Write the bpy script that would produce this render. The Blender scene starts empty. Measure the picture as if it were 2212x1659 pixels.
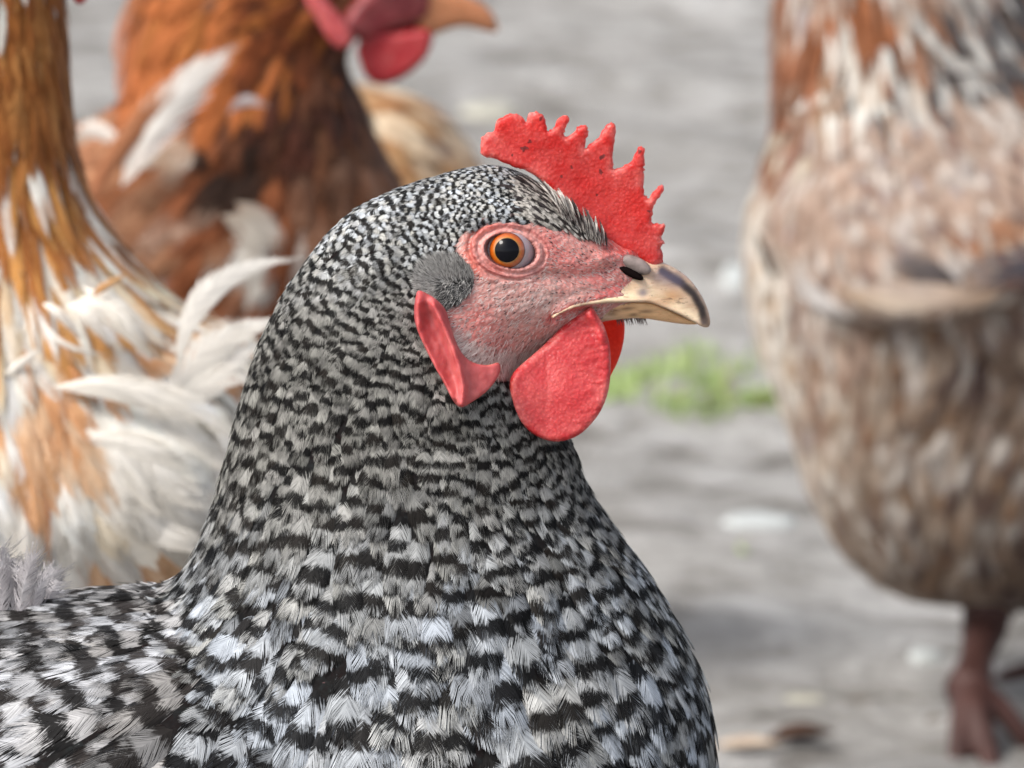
import bpy, bmesh, math, random
import numpy as np
from mathutils import Vector, noise, geometry
from mathutils.bvhtree import BVHTree

random.seed(7)
RNG = np.random.default_rng(7)
S = bpy.context.scene
COL = S.collection

# ------------------------------------------------------------------ camera, light, exposure
FPX, CX, CY, CAM_H = 16590.0, 1106.0, 829.5, 0.61
TH = math.radians(10.84)
CT, ST = math.cos(TH), math.sin(TH)
Y0 = 1.5                                            # distance of the hen in focus
cam = bpy.data.cameras.new('camera')
cam.sensor_width = 36.0
cam.lens = FPX / 2212.0 * 36.0
cam.clip_start, cam.clip_end = 0.05, 500.0
cam.dof.use_dof = True
cam.dof.focus_distance = 1.495
cam.dof.aperture_fstop = 36.0
camo = bpy.data.objects.new('camera', cam)
COL.objects.link(camo)
camo.location = (0, 0, CAM_H)
camo.rotation_euler = (math.pi / 2 - TH, 0, 0)
S.camera = camo

SUN_EL, SUN_AZ = math.radians(48), math.radians(-124)   # azimuth from +Y towards +X
world = bpy.data.worlds.new('World')
S.world = world
world.use_nodes = True
wn = world.node_tree
sky = wn.nodes.new('ShaderNodeTexSky')
sky.sky_type = 'NISHITA'
sky.sun_disc = False
sky.sun_elevation, sky.sun_rotation = SUN_EL, SUN_AZ
sky.dust_density = 3.0
sky.air_density = 0.8
wn.nodes['Background'].inputs['Strength'].default_value = 0.15
haze_mix = wn.nodes.new('ShaderNodeHueSaturation')           # thin high cloud: a paler sky
haze_mix.inputs['Saturation'].default_value = 0.42
wn.links.new(sky.outputs[0], haze_mix.inputs['Color'])
wn.links.new(haze_mix.outputs[0], wn.nodes['Background'].inputs['Color'])
sl = bpy.data.lights.new('sun', 'SUN')
sl.energy, sl.angle, sl.color = 2.1, math.radians(18), (1.0, 0.95, 0.88)
slo = bpy.data.objects.new('sun', sl)
COL.objects.link(slo)
sd = Vector((math.sin(SUN_AZ) * math.cos(SUN_EL), math.cos(SUN_AZ) * math.cos(SUN_EL), math.sin(SUN_EL)))
slo.rotation_euler = sd.to_track_quat('Z', 'Y').to_euler()
slo.location = (0, 3, 5)
S.view_settings.view_transform = 'Standard'
S.view_settings.look = 'None'
S.view_settings.exposure = 0.75
S.view_settings.gamma = 1
S.render.film_transparent = False
try:
    S.cycles.transparent_max_bounces = 16
    S.cycles.max_bounces = 8
    S.cycles.use_denoising = True
except Exception:
    pass

# ------------------------------------------------------------------ picture geometry helpers
def scl(Y):
    return Y / CT / FPX                              # metres per photo unit at distance Y

def W(px, py, Y):                                    # photo position -> point on the upright plane at Y
    u, v = (px - CX) / FPX, (CY - py) / FPX
    t = Y / (CT + v * ST)
    return Vector((u * t, Y, CAM_H + (-ST + v * CT) * t))

def G(px, py, z=0.0):                                # photo position -> point on the ground
    u, v = (px - CX) / FPX, (CY - py) / FPX
    t = (CAM_H - z) / (ST - v * CT)
    return Vector((u * t, (CT + v * ST) * t, z))

def proj(P):                                         # (n,3) world -> photo positions
    P = np.asarray(P, float).reshape(-1, 3)
    z = P[:, 2] - CAM_H
    d = P[:, 1] * CT - z * ST
    up = P[:, 1] * ST + z * CT
    return np.stack([CX + FPX * P[:, 0] / d, CY - FPX * up / d], 1)

def near(P, Yc):                                     # mirror far-side points to the near side
    P = np.array(P, float).reshape(-1, 3)
    P[:, 1] = Yc - np.abs(P[:, 1] - Yc)
    return P

def in_poly(x, y, poly):
    x, y = np.asarray(x, float), np.asarray(y, float)
    inside = np.zeros(x.shape, bool)
    n = len(poly)
    for i in range(n):
        x1, y1 = poly[i]; x2, y2 = poly[(i + 1) % n]
        c = ((y1 > y) != (y2 > y))
        with np.errstate(divide='ignore', invalid='ignore'):
            xi = (x2 - x1) * (y - y1) / ((y2 - y1) if y2 != y1 else 1e-9) + x1
        inside ^= c & (x < xi)
    return inside

def dist_line(x, y, pts, closed=False):
    x, y = np.asarray(x, float), np.asarray(y, float)
    d = np.full(x.shape, 1e9)
    n = len(pts)
    for i in range(n if closed else n - 1):
        ax, ay = pts[i]; bx, by = pts[(i + 1) % n]
        vx, vy = bx - ax, by - ay
        L = vx * vx + vy * vy + 1e-9
        t = np.clip(((x - ax) * vx + (y - ay) * vy) / L, 0, 1)
        d = np.minimum(d, np.hypot(x - ax - t * vx, y - ay - t * vy))
    return d

def catmull(pts, k, closed=False):
    pts = [np.array(p, float) for p in pts]
    n = len(pts); out = []
    for i in range(n if closed else n - 1):
        if closed:
            p = [pts[(i + j - 1) % n] for j in range(4)]
        else:
            p = [pts[max(i - 1, 0)], pts[i], pts[i + 1], pts[min(i + 2, n - 1)]]
        for j in range(k):
            t = j / k
            out.append(0.5 * (2 * p[1] + (p[2] - p[0]) * t + (2 * p[0] - 5 * p[1] + 4 * p[2] - p[3]) * t * t
                              + (3 * p[1] - p[0] - 3 * p[2] + p[3]) * t ** 3))
    if not closed:
        out.append(pts[-1])
    return out

def resample(poly, step):
    out = []
    n = len(poly)
    for i in range(n):
        a, b = np.array(poly[i], float), np.array(poly[(i + 1) % n], float)
        m = max(1, int(np.hypot(*(b - a)) / step))
        for j in range(m):
            out.append(tuple(a + (b - a) * j / m))
    return out

def sm(e0, e1, x):
    t = np.clip((np.asarray(x, float) - e0) / (e1 - e0), 0, 1)
    return t * t * (3 - 2 * t)

# ------------------------------------------------------------------ materials
def mat(name):
    m = bpy.data.materials.new(name)
    m.use_nodes = True
    nt = m.node_tree
    return m, nt, nt.nodes['Principled BSDF']

def N(nt, kind, **kw):
    n = nt.nodes.new(kind)
    for k, v in kw.items():
        if k in n.inputs:
            n.inputs[k].default_value = v
        else:
            setattr(n, k, v)
    return n

def math_node(nt, op, a, b=None, c=None, clamp=False):
    n = nt.nodes.new('ShaderNodeMath'); n.operation = op; n.use_clamp = clamp
    for i, x in enumerate((a, b, c)):
        if x is None: continue
        if isinstance(x, (int, float)): n.inputs[i].default_value = x
        else: nt.links.new(x, n.inputs[i])
    return n.outputs[0]

def mixc(nt, fac, a, b, blend='MIX'):
    n = nt.nodes.new('ShaderNodeMix'); n.data_type = 'RGBA'; n.blend_type = blend
    for i, x in ((0, fac), (6, a), (7, b)):
        if isinstance(x, (int, float)): n.inputs[i].default_value = x
        elif isinstance(x, tuple): n.inputs[i].default_value = (*x[:3], 1)
        else: nt.links.new(x, n.inputs[i])
    return n.outputs[2]

def ramp(nt, fac, stops):
    n = nt.nodes.new('ShaderNodeValToRGB')
    while len(n.color_ramp.elements) < len(stops): n.color_ramp.elements.new(0.5)
    for e, (p, c) in zip(n.color_ramp.elements, stops):
        e.position = p
        e.color = (*c, 1) if isinstance(c, tuple) else (c, c, c, 1)
    nt.links.new(fac, n.inputs[0])
    return n.outputs[0]

def noise_tex(nt, vec, scale, detail=4, rough=0.6, dist=0.0):
    n = N(nt, 'ShaderNodeTexNoise', Scale=scale, Detail=detail, Roughness=rough, Distortion=dist)
    if vec is not None: nt.links.new(vec, n.inputs['Vector'])
    return n.outputs['Fac']

def bump(nt, h, strength, dist, bsdf):
    b = N(nt, 'ShaderNodeBump', Strength=strength, Distance=dist)
    nt.links.new(h, b.inputs['Height'])
    nt.links.new(b.outputs[0], bsdf.inputs['Normal'])

def feather_material(name, transl=0.25, rough=0.55, sheen=0.2, gain=1.2, barb=0.14, lo=0.62):
    m, nt, bs = mat(name)
    a = N(nt, 'ShaderNodeAttribute', attribute_name='fuv')
    t1 = N(nt, 'ShaderNodeAttribute', attribute_name='tint')
    t2 = N(nt, 'ShaderNodeAttribute', attribute_name='tint2')
    t3 = N(nt, 'ShaderNodeAttribute', attribute_name='bars')     # x phase, y strength, z frequency
    sp = N(nt, 'ShaderNodeSeparateXYZ'); nt.links.new(a.outputs['Vector'], sp.inputs[0])
    s3 = N(nt, 'ShaderNodeSeparateXYZ'); nt.links.new(t3.outputs['Vector'], s3.inputs[0])
    tc = N(nt, 'ShaderNodeTexCoord')
    nz = noise_tex(nt, tc.outputs['Object'], 420, 3, 0.6)
    v = math_node(nt, 'MULTIPLY', sp.outputs['Y'], s3.outputs['Z'])
    v = math_node(nt, 'ADD', v, s3.outputs['X'])
    v = math_node(nt, 'ADD', v, math_node(nt, 'MULTIPLY', math_node(nt, 'SUBTRACT', nz, 0.5), 0.55))
    w = math_node(nt, 'SINE', math_node(nt, 'MULTIPLY', v, 2 * math.pi))
    w = math_node(nt, 'MULTIPLY_ADD', w, gain, 0.52, clamp=True)
    w = math_node(nt, 'MULTIPLY', w, s3.outputs['Y'])
    c = mixc(nt, w, t1.outputs['Color'], t2.outputs['Color'])
    nz2 = noise_tex(nt, tc.outputs['Object'], 90, 4, 0.6)
    c = mixc(nt, 1.0, c, ramp(nt, nz2, [(0.25, lo), (0.75, 1.0)]), 'MULTIPLY')
    # dull grey-brown bases of the feathers
    c = mixc(nt, math_node(nt, 'MULTIPLY', math_node(nt, 'SUBTRACT', 0.38, sp.outputs['Y'], clamp=True), 1.4), c, t2.outputs['Color'])
    bv = math_node(nt, 'MAXIMUM', math_node(nt, 'MULTIPLY_ADD', sp.outputs['Z'], barb, 1.0), 0.3)
    c = mixc(nt, 1.0, c, bv, 'MULTIPLY')
    nt.links.new(c, bs.inputs['Base Color'])
    bs.inputs['Roughness'].default_value = rough
    bs.inputs['Specular IOR Level'].default_value = 0.05
    bs.inputs['Sheen Weight'].default_value = sheen
    tr = N(nt, 'ShaderNodeBsdfTranslucent'); nt.links.new(c, tr.inputs['Color'])
    mx = N(nt, 'ShaderNodeMixShader'); mx.inputs[0].default_value = transl
    nt.links.new(bs.outputs[0], mx.inputs[1]); nt.links.new(tr.outputs[0], mx.inputs[2])
    nt.links.new(mx.outputs[0], nt.nodes['Material Output'].inputs['Surface'])
    return m

M = {}
M['plume'] = feather_material('speckled_feathers', 0.10, 0.55, 0.0)
M['plume_soft'] = feather_material('soft_feathers', 0.3, 0.6, 0.2, barb=0.06, lo=0.82)

def attr_skin_material():
    m, nt, bs = mat('hen_skin')
    a = N(nt, 'ShaderNodeAttribute', attribute_name='skin')
    tc = N(nt, 'ShaderNodeTexCoord')
    vo = N(nt, 'ShaderNodeTexVoronoi', Scale=1150.0, Randomness=1.0)
    nt.links.new(tc.outputs['Object'], vo.inputs['Vector'])
    n1 = noise_tex(nt, tc.outputs['Object'], 160, 5, 0.65)
    n2 = noise_tex(nt, tc.outputs['Object'], 700, 4, 0.7)
    c = mixc(nt, 1.0, a.outputs['Color'], ramp(nt, n1, [(0.3, (1.05, 0.78, 0.76)), (0.5, (1.1, 1.08, 1.08)), (0.75, (1.25, 1.45, 1.4))]), 'MULTIPLY')
    c = mixc(nt, 1.0, c, ramp(nt, vo.outputs['Distance'], [(0.0, 1.15), (0.6, 0.86)]), 'MULTIPLY')
    c = mixc(nt, ramp(nt, n2, [(0.68, 0.0), (0.74, 0.6)]), c, (0.14, 0.07, 0.07))
    n5 = noise_tex(nt, tc.outputs['Object'], 420, 5, 0.75)
    c = mixc(nt, math_node(nt, 'MULTIPLY', ramp(nt, n5, [(0.48, 0.0), (0.62, 0.6)]), math_node(nt, 'GREATER_THAN', math_node(nt, 'MULTIPLY', n5, 1.0), 0.3)), c, mixc(nt, 1.0, c, (1.35, 1.7, 1.75), 'MULTIPLY'))
    c = mixc(nt, ramp(nt, n5, [(0.30, 0.55), (0.42, 0.0)]), c, mixc(nt, 1.0, c, (0.75, 0.42, 0.42), 'MULTIPLY'))
    nt.links.new(c, bs.inputs['Base Color'])
    bs.inputs['Roughness'].default_value = 0.45
    bs.inputs['Subsurface Weight'].default_value = 0.25
    bs.inputs['Subsurface Radius'].default_value = (1.0, 0.35, 0.25)
    bs.inputs['Subsurface Scale'].default_value = 0.0012
    h = math_node(nt, 'ADD', math_node(nt, 'MULTIPLY', vo.outputs['Distance'], -1.0), math_node(nt, 'MULTIPLY', n1, 1.2))
    sx = N(nt, 'ShaderNodeSeparateColor'); nt.links.new(a.outputs['Color'], sx.inputs[0])
    fm = math_node(nt, 'GREATER_THAN', sx.outputs[0], 0.08)
    h = math_node(nt, 'MULTIPLY', h, fm)
    nt.links.new(math_node(nt, 'MULTIPLY', fm, 0.5), bs.inputs['Specular IOR Level'])
    nt.links.new(math_node(nt, 'MULTIPLY', fm, 0.25), bs.inputs['Subsurface Weight'])
    bump(nt, h, 0.7, 0.0003, bs)
    return m
M['skin'] = attr_skin_material()

def flesh_material(name, base, deep, scale=900.0, sss=0.5, radius=0.004, spots=True, rough=0.38, transl=0.0):
    m, nt, bs = mat(name)
    tc = N(nt, 'ShaderNodeTexCoord')
    vo = N(nt, 'ShaderNodeTexVoronoi', Scale=scale, Randomness=1.0)
    vo.feature = 'SMOOTH_F1'
    nt.links.new(tc.outputs['Object'], vo.inputs['Vector'])
    n1 = noise_tex(nt, tc.outputs['Object'], 110, 5, 0.6)
    n2 = noise_tex(nt, tc.outputs['Object'], 620, 3, 0.6)
    c = mixc(nt, ramp(nt, n1, [(0.35, 0.0), (0.68, 1.0)]), deep, base)
    ed = N(nt, 'ShaderNodeAttribute', attribute_name='edge')
    n4 = noise_tex(nt, tc.outputs['Object'], 230, 4, 0.7)
    pale = math_node(nt, 'MULTIPLY', math_node(nt, 'ADD', ed.outputs['Fac'], 0.12), ramp(nt, n4, [(0.42, 0.0), (0.68, 1.0)]))
    c = mixc(nt, pale, c, (0.86, 0.36, 0.32))
    c = mixc(nt, 1.0, c, ramp(nt, vo.outputs['Distance'], [(0.0, (1.25, 1.45, 1.4)), (0.5, (0.95, 0.85, 0.85))]), 'MULTIPLY')
    if spots:
        n3 = noise_tex(nt, tc.outputs['Object'], 480, 2, 0.5)
        c = mixc(nt, ramp(nt, n3, [(0.70, 0.0), (0.73, 0.85)]), c, (0.045, 0.012, 0.012))
    nt.links.new(c, bs.inputs['Base Color'])
    nt.links.new(ramp(nt, n2, [(0.3, rough), (0.7, rough + 0.3)]), bs.inputs['Roughness'])
    bs.inputs['Subsurface Weight'].default_value = sss
    bs.inputs['Subsurface Radius'].default_value = (1.0, 0.18, 0.08)
    bs.inputs['Subsurface Scale'].default_value = radius
    h = math_node(nt, 'ADD', math_node(nt, 'MULTIPLY', vo.outputs['Distance'], -1.0), math_node(nt, 'MULTIPLY', n2, 0.7))
    bump(nt, h, 0.6, 0.00022, bs)
    if transl:
        tr = N(nt, 'ShaderNodeBsdfTranslucent', Color=(0.95, 0.07, 0.02, 1))
        mx = N(nt, 'ShaderNodeMixShader'); mx.inputs[0].default_value = transl
        nt.links.new(bs.outputs[0], mx.inputs[1]); nt.links.new(tr.outputs[0], mx.inputs[2])
        nt.links.new(mx.outputs[0], nt.nodes['Material Output'].inputs['Surface'])
    return m
M['comb'] = flesh_material('comb_flesh', (0.62, 0.030, 0.024), (0.48, 0.009, 0.007), 1700.0, 0.5, 0.003, transl=0.22)
M['backlit_wattle'] = flesh_material('backlit_wattle_flesh', (0.85, 0.10, 0.04), (0.8, 0.06, 0.02), 1150.0, 0.3, 0.003, spots=False, transl=0.6)  # brighter orange copy of the wattle flesh, backlit glow put into its colour
M['wattle'] = flesh_material('wattle_flesh', (0.50, 0.040, 0.045), (0.42, 0.016, 0.02), 1700.0, 0.45, 0.003, spots=False)
M['lobe'] = flesh_material('lobe_flesh', (0.50, 0.10, 0.10), (0.38, 0.05, 0.055), 420.0, 0.4, 0.003, spots=False, rough=0.42)
M['dull_red'] = flesh_material('dull_wattle_flesh', (0.34, 0.006, 0.014), (0.24, 0.004, 0.008), 500.0, 0.3, 0.003, spots=False)
M['pink_red'] = flesh_material('pink_face_flesh', (0.24, 0.022, 0.03), (0.15, 0.012, 0.015), 500.0, 0.2, 0.002, spots=False)

def plain(name, col, rough=0.6, var=0.25, scale=60, bumpd=0.0, spec=0.3, **kw):
    m, nt, bs = mat(name)
    tc = N(nt, 'ShaderNodeTexCoord')
    n1 = noise_tex(nt, tc.outputs['Object'], scale, 5, 0.6)
    lo = tuple(c * (1 - var) for c in col); hi = tuple(min(1, c * (1 + var)) for c in col)
    nt.links.new(ramp(nt, n1, [(0.3, lo), (0.7, hi)]), bs.inputs['Base Color'])
    bs.inputs['Roughness'].default_value = rough
    bs.inputs['Specular IOR Level'].default_value = spec
    if bumpd: bump(nt, n1, 0.6, bumpd, bs)
    return m
M['under'] = plain('under_down', (0.05, 0.048, 0.045), 0.9, 0.3)
M['under_rust'] = plain('rust_down', (0.16, 0.055, 0.02), 0.9, 0.3)
M['under_tan'] = plain('tan_down', (0.28, 0.2, 0.15), 0.9, 0.3)
M['under_white'] = plain('white_down', (0.8, 0.74, 0.64), 0.9, 0.2)
M['shank'] = plain('shank_scales', (0.048, 0.019, 0.015), 0.6, 0.35, 90, 0.001)
M['shank_pale'] = plain('pale_shank_scales', (0.35, 0.25, 0.12), 0.6, 0.35, 120, 0.001)
M['operculum'] = plain('nostril_flap_horn', (0.21, 0.165, 0.15), 0.4, 0.45, 330, 0.0002, 0.5)
M['slit_shade'] = plain('nostril_slit_shade', (0.008, 0.005, 0.005), 0.9, 0.2, spec=0.0)

def beak_material(name, lower=False):
    m, nt, bs = mat(name)
    a = N(nt, 'ShaderNodeAttribute', attribute_name='horn')
    tc = N(nt, 'ShaderNodeTexCoord')
    mp = N(nt, 'ShaderNodeMapping'); mp.inputs['Scale'].default_value = (1, 1, 3.5)
    nt.links.new(tc.outputs['Object'], mp.inputs['Vector'])
    n1 = noise_tex(nt, mp.outputs[0], 260, 5, 0.65, 0.6)
    n2 = noise_tex(nt, mp.outputs[0], 420, 4, 0.6, 0.3)
    c = mixc(nt, 1.0, a.outputs['Color'], ramp(nt, n1, [(0.3, (0.88, 0.80, 0.72)), (0.6, (1.08, 1.05, 1.0))]), 'MULTIPLY')
    c = mixc(nt, ramp(nt, n2, [(0.60, 0.0), (0.68, 0.55)]), c, (0.12, 0.06, 0.035))
    nt.links.new(c, bs.inputs['Base Color'])
    nt.links.new(ramp(nt, n1, [(0.3, 0.22), (0.7, 0.45)]), bs.inputs['Roughness'])
    bs.inputs['Specular IOR Level'].default_value = 0.3
    bs.inputs['Subsurface Weight'].default_value = 0.15
    bs.inputs['Subsurface Scale'].default_value = 0.001
    bump(nt, n1, 0.35, 0.0004, bs)
    return m
M['beak'] = beak_material('beak_horn')

def eye_materials():
    m, nt, bs = mat('iris_orange')
    a = N(nt, 'ShaderNodeAttribute', attribute_name='rad')
    tc = N(nt, 'ShaderNodeTexCoord')
    n1 = noise_tex(nt, tc.outputs['Object'], 1500, 3, 0.6)
    c = ramp(nt, a.outputs['Fac'], [(0.66, (0.34, 0.15, 0.02)), (0.76, (0.48, 0.105, 0.003)), (0.90, (0.38, 0.065, 0.003)), (1.0, (0.07, 0.02, 0.01))])
    c = mixc(nt, 1.0, c, ramp(nt, n1, [(0.3, 0.8), (0.7, 1.1)]), 'MULTIPLY')
    nt.links.new(c, bs.inputs['Base Color'])
    bs.inputs['Roughness'].default_value = 0.25
    bs.inputs['Coat Weight'].default_value = 1.0
    bs.inputs['Coat Roughness'].default_value = 0.02
    M['iris'] = m
    m, nt, bs = mat('pupil_black')
    bs.inputs['Base Color'].default_value = (0.004, 0.004, 0.006, 1)
    bs.inputs['Roughness'].default_value = 0.05
    bs.inputs['Specular IOR Level'].default_value = 0.15
    bs.inputs['Coat Weight'].default_value = 0.0
    bs.inputs['Coat Roughness'].default_value = 0.01
    M['pupil'] = m
    m, nt, bs = mat('eye_membrane')
    bs.inputs['Base Color'].default_value = (0.36, 0.27, 0.29, 1)
    bs.inputs['Roughness'].default_value = 0.3
    bs.inputs['Subsurface Weight'].default_value = 0.3
    bs.inputs['Subsurface Scale'].default_value = 0.001
    bs.inputs['Coat Weight'].default_value = 0.6
    M['membrane'] = m
eye_materials()

# ------------------------------------------------------------------ object helpers
def thing(name, label, cat, loc, group=None):
    o = bpy.data.objects.new(name, None)
    o.empty_display_size = 0.05
    COL.objects.link(o)
    o.location = loc
    o['label'] = label; o['category'] = cat
    if group: o['group'] = group
    return o

def link_mesh(me, name, material, root=None, smooth=True):
    me.materials.append(material)
    if smooth: me.polygons.foreach_set('use_smooth', np.ones(len(me.polygons), bool))
    me.update()
    o = bpy.data.objects.new(name, me)
    COL.objects.link(o)
    if root is not None:
        o.parent = root
    return o

def root_loc(root):
    l = Vector((0, 0, 0))
    while root is not None:
        l = l + root.location; root = root.parent
    return l

def mk(name, V, F, material, root=None, smooth=True, attrs=None):
    me = bpy.data.meshes.new(name)
    V = np.asarray(V, float).reshape(-1, 3) - np.array(root_loc(root))
    me.from_pydata(V.tolist(), [], [tuple(int(i) for i in f) for f in F])
    if attrs:
        for k, (typ, data) in attrs.items():
            at = me.attributes.new(k, typ, 'POINT')
            data = np.asarray(data, np.float32)
            at.data.foreach_set('color' if typ == 'FLOAT_COLOR' else ('vector' if typ == 'FLOAT_VECTOR' else 'value'), data.ravel())
    me.validate()
    return link_mesh(me, name, material, root, smooth)

def mirror(V, F, Yc):
    V = np.array(V, float).copy(); V[:, 1] = 2 * Yc - V[:, 1]
    return V, [tuple(reversed(f)) for f in F]

def loft(sections, Yc, ring=40, k=5, p=2.0):
    """sections: (ax, ay, bx, by, half depth) in photo units on the plane Yc."""
    secs = catmull([np.array(s, float) for s in sections], k)
    s = scl(Yc)
    V, F = [], []
    for q in secs:
        A, B = W(q[0], q[1], Yc), W(q[2], q[3], Yc)
        c, h, d = (A + B) / 2, (A - B) / 2, max(q[4], 2) * s
        for j in range(ring):
            a = 2 * math.pi * j / ring
            ca, sa = math.cos(a), math.sin(a)
            ca = math.copysign(abs(ca) ** (2 / p), ca); sa = math.copysign(abs(sa) ** (2 / p), sa)
            V.append((c.x + h.x * ca, c.y - d * sa, c.z + h.z * ca))
    n = len(secs)
    for i in range(n - 1):
        for j in range(ring):
            j2 = (j + 1) % ring
            F.append((i * ring + j, i * ring + j2, (i + 1) * ring + j2, (i + 1) * ring + j))
    F.append(tuple(reversed(range(ring))))
    F.append(tuple((n - 1) * ring + j for j in range(ring)))
    return V, F

def tube(pts, rads, ring=12):
    P = [Vector(p[:3]) for p in catmull([np.array((*p, r)) for p, r in zip(pts, rads)], 5)]
    R = [p[3] for p in catmull([np.array((*p, r)) for p, r in zip(pts, rads)], 5)]
    V, F = [], []
    for i, c in enumerate(P):
        t = (P[min(i + 1, len(P) - 1)] - P[max(i - 1, 0)]).normalized()
        a = t.cross(Vector((0.3, 0.9, 0.2))).normalized(); b = t.cross(a)
        for j in range(ring):
            g = 2 * math.pi * j / ring
            V.append(tuple(c + (a * math.cos(g) + b * math.sin(g)) * R[i]))
    for i in range(len(P) - 1):
        for j in range(ring):
            j2 = (j + 1) % ring
            F.append((i * ring + j, i * ring + j2, (i + 1) * ring + j2, (i + 1) * ring + j))
    F.append(tuple(reversed(range(ring)))); F.append(tuple((len(P) - 1) * ring + j for j in range(ring)))
    return V, F

def join(*parts):
    V, F = [], []
    for v, f in parts:
        o = len(V); V.extend([tuple(x) for x in v]); F.extend([tuple(i + o for i in g) for g in f])
    return V, F

def remesh(VF, voxel, iters=6):
    me = bpy.data.meshes.new('tmp'); me.from_pydata([tuple(v) for v in VF[0]], [], VF[1])
    bm = bmesh.new(); bm.from_mesh(me); bmesh.ops.recalc_face_normals(bm, faces=bm.faces); bm.to_mesh(me); bm.free()
    ob = bpy.data.objects.new('tmp', me); COL.objects.link(ob)
    r = ob.modifiers.new('r', 'REMESH'); r.mode = 'VOXEL'; r.voxel_size = voxel
    s = ob.modifiers.new('s', 'SMOOTH'); s.iterations = iters; s.factor = 0.6
    dg = bpy.context.evaluated_depsgraph_get()
    ev = ob.evaluated_get(dg)
    m2 = bpy.data.meshes.new_from_object(ev)
    bpy.data.objects.remove(ob); bpy.data.meshes.remove(me)
    return m2

def arrays(me):
    V = np.empty(len(me.vertices) * 3); me.vertices.foreach_get('co', V)
    F = [tuple(p.vertices) for p in me.polygons]
    return V.reshape(-1, 3), F

def relief(poly, cell, front, Yc, back=None, smooth_k=4, fine=None):
    """Closed solid from a side outline; front(x, y, d) is its half thickness towards the camera."""
    if smooth_k: poly = [tuple(p) for p in catmull(poly, smooth_k, True)]
    b = resample(poly, cell * 1.1)
    xs = [p[0] for p in b]; ys = [p[1] for p in b]
    gx, gy = np.meshgrid(np.arange(min(xs), max(xs), cell), np.arange(min(ys), max(ys), cell))
    gx = gx + (np.arange(gx.shape[0]) % 2)[:, None] * cell * 0.5
    gx, gy = gx.ravel(), gy.ravel()
    ok = in_poly(gx, gy, b) & (dist_line(gx, gy, b, True) > cell * 0.55)
    gx, gy = gx[ok], gy[ok]
    pts = [Vector(p) for p in b] + [Vector((x, y)) for x, y in zip(gx, gy)]
    nb = len(b)
    res = geometry.delaunay_2d_cdt(pts, [], [list(range(nb))], 1, 1e-5)
    v2 = np.array([tuple(v) for v in res[0]]); tri = res[2]
    x, y = v2[:, 0], v2[:, 1]
    d = dist_line(x, y, b, True)
    f = np.asarray(front(x, y, d), float); g = f if back is None else np.asarray(back(x, y, d), float)
    s = scl(Yc)
    base = np.array([tuple(W(a, c, Yc)) for a, c in v2])
    Vf = base.copy(); Vf[:, 1] -= f * s
    Vb = base.copy(); Vb[:, 1] += g * s
    n = len(v2)
    global last_d
    last_d = np.concatenate([d, d])
    F = []
    cnt = {}
    for t in tri:
        F.append(tuple(t)); F.append(tuple(i + n for i in reversed(t)))
        for i in range(len(t)):
            e = (t[i], t[(i + 1) % len(t)]); cnt[e] = 1
    for (a, c) in list(cnt):
        if (c, a) not in cnt:
            F.append((c, a, a + n, c + n))
    V = np.vstack([Vf, Vb])
    return V, F, np.vstack([v2, v2])

def weld(o, dist=2e-5):
    bm = bmesh.new(); bm.from_mesh(o.data)
    bmesh.ops.remove_doubles(bm, verts=bm.verts, dist=dist)
    bmesh.ops.recalc_face_normals(bm, faces=bm.faces)
    bm.to_mesh(o.data); bm.free()
    o.data.polygons.foreach_set('use_smooth', np.ones(len(o.data.polygons), bool)); o.data.update()

def roundt(d, R):
    q = 1 - np.clip(d / R, 0, 1)
    return np.sqrt(np.clip(1 - q * q, 0, 1))

# ------------------------------------------------------------------ feathers
_templates = {}
def template(nb, kind, var):
    key = (nb, kind, var)
    if key in _templates: return _templates[key]
    r = np.random.default_rng(hash(key) % 99991 if False else nb * 131 + kind * 17 + var)
    P, T = [], []
    for side in (-1, 1):
        jit = np.cumsum(r.normal(0, 0.012, nb)); jit -= np.linspace(jit[0], jit[-1], nb)
        split = set(r.integers(int(nb * .3), nb, max(1, nb // 7)).tolist())
        add = 0.0
        for i in range(nb):
            vs = 0.0 + 0.97 * i / (nb - 1)
            if kind == 0:                                    # round body feather
                vs = -0.20 + 0.93 * i / (nb - 1)
                rise = 0.33 + 0.27 * max(0, 0.73 - vs) ** 0.7
                ue = math.sqrt(max(0.004, 1 - (max(0, vs + rise - 0.5) / 0.565) ** 2))
            elif kind == 1:                                  # pointed hackle feather
                rise = 0.12 + 0.06 * (1 - vs)
                ue = max(0.04, math.sin(math.pi * min(1, (vs + .04) ** 0.8)) ** 0.8)
            else:                                            # loose down
                ue = math.sqrt(max(0.05, 1 - ((vs - 0.5) / 0.56) ** 2)); rise = 0.25
            if i in split: add = r.uniform(-0.05, 0.05)
            add *= 0.84
            ue *= 1 + r.normal(0, 0.07 if kind < 2 else 0.2)
            ve = vs + rise + jit[i] * .7 + add + r.normal(0, 0.010)
            h = 0.58 / nb
            m = 0.6
            um, vm = ue * 0.66, vs + (ve - vs) * 0.45
            n = len(P)
            jv = r.normal(0, 0.026)
            hm = h * (1.15 if kind < 2 else 0.4)
            z = r.normal(0, 0.012)
            rb = r.normal(0, 1)
            P += [(0, vs - h, 0, jv, rb), (0, vs + h, 0, jv, rb), (side * um, vm - hm, z * .5, jv, rb), (side * um, vm + hm, z * .5, jv, rb),
                  (side * ue * 0.88, ve - (ve - vm) * .25 + h * 0.35, z, jv, rb), (side * ue, ve, z, jv, rb)]
            t = [(n, n + 1, n + 3), (n, n + 3, n + 2), (n + 2, n + 3, n + 4), (n + 2, n + 4, n + 5)]
            if side < 0: t = [x[::-1] for x in t]
            T += t
    _templates[key] = (np.array(P), np.array(T))
    return _templates[key]

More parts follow.
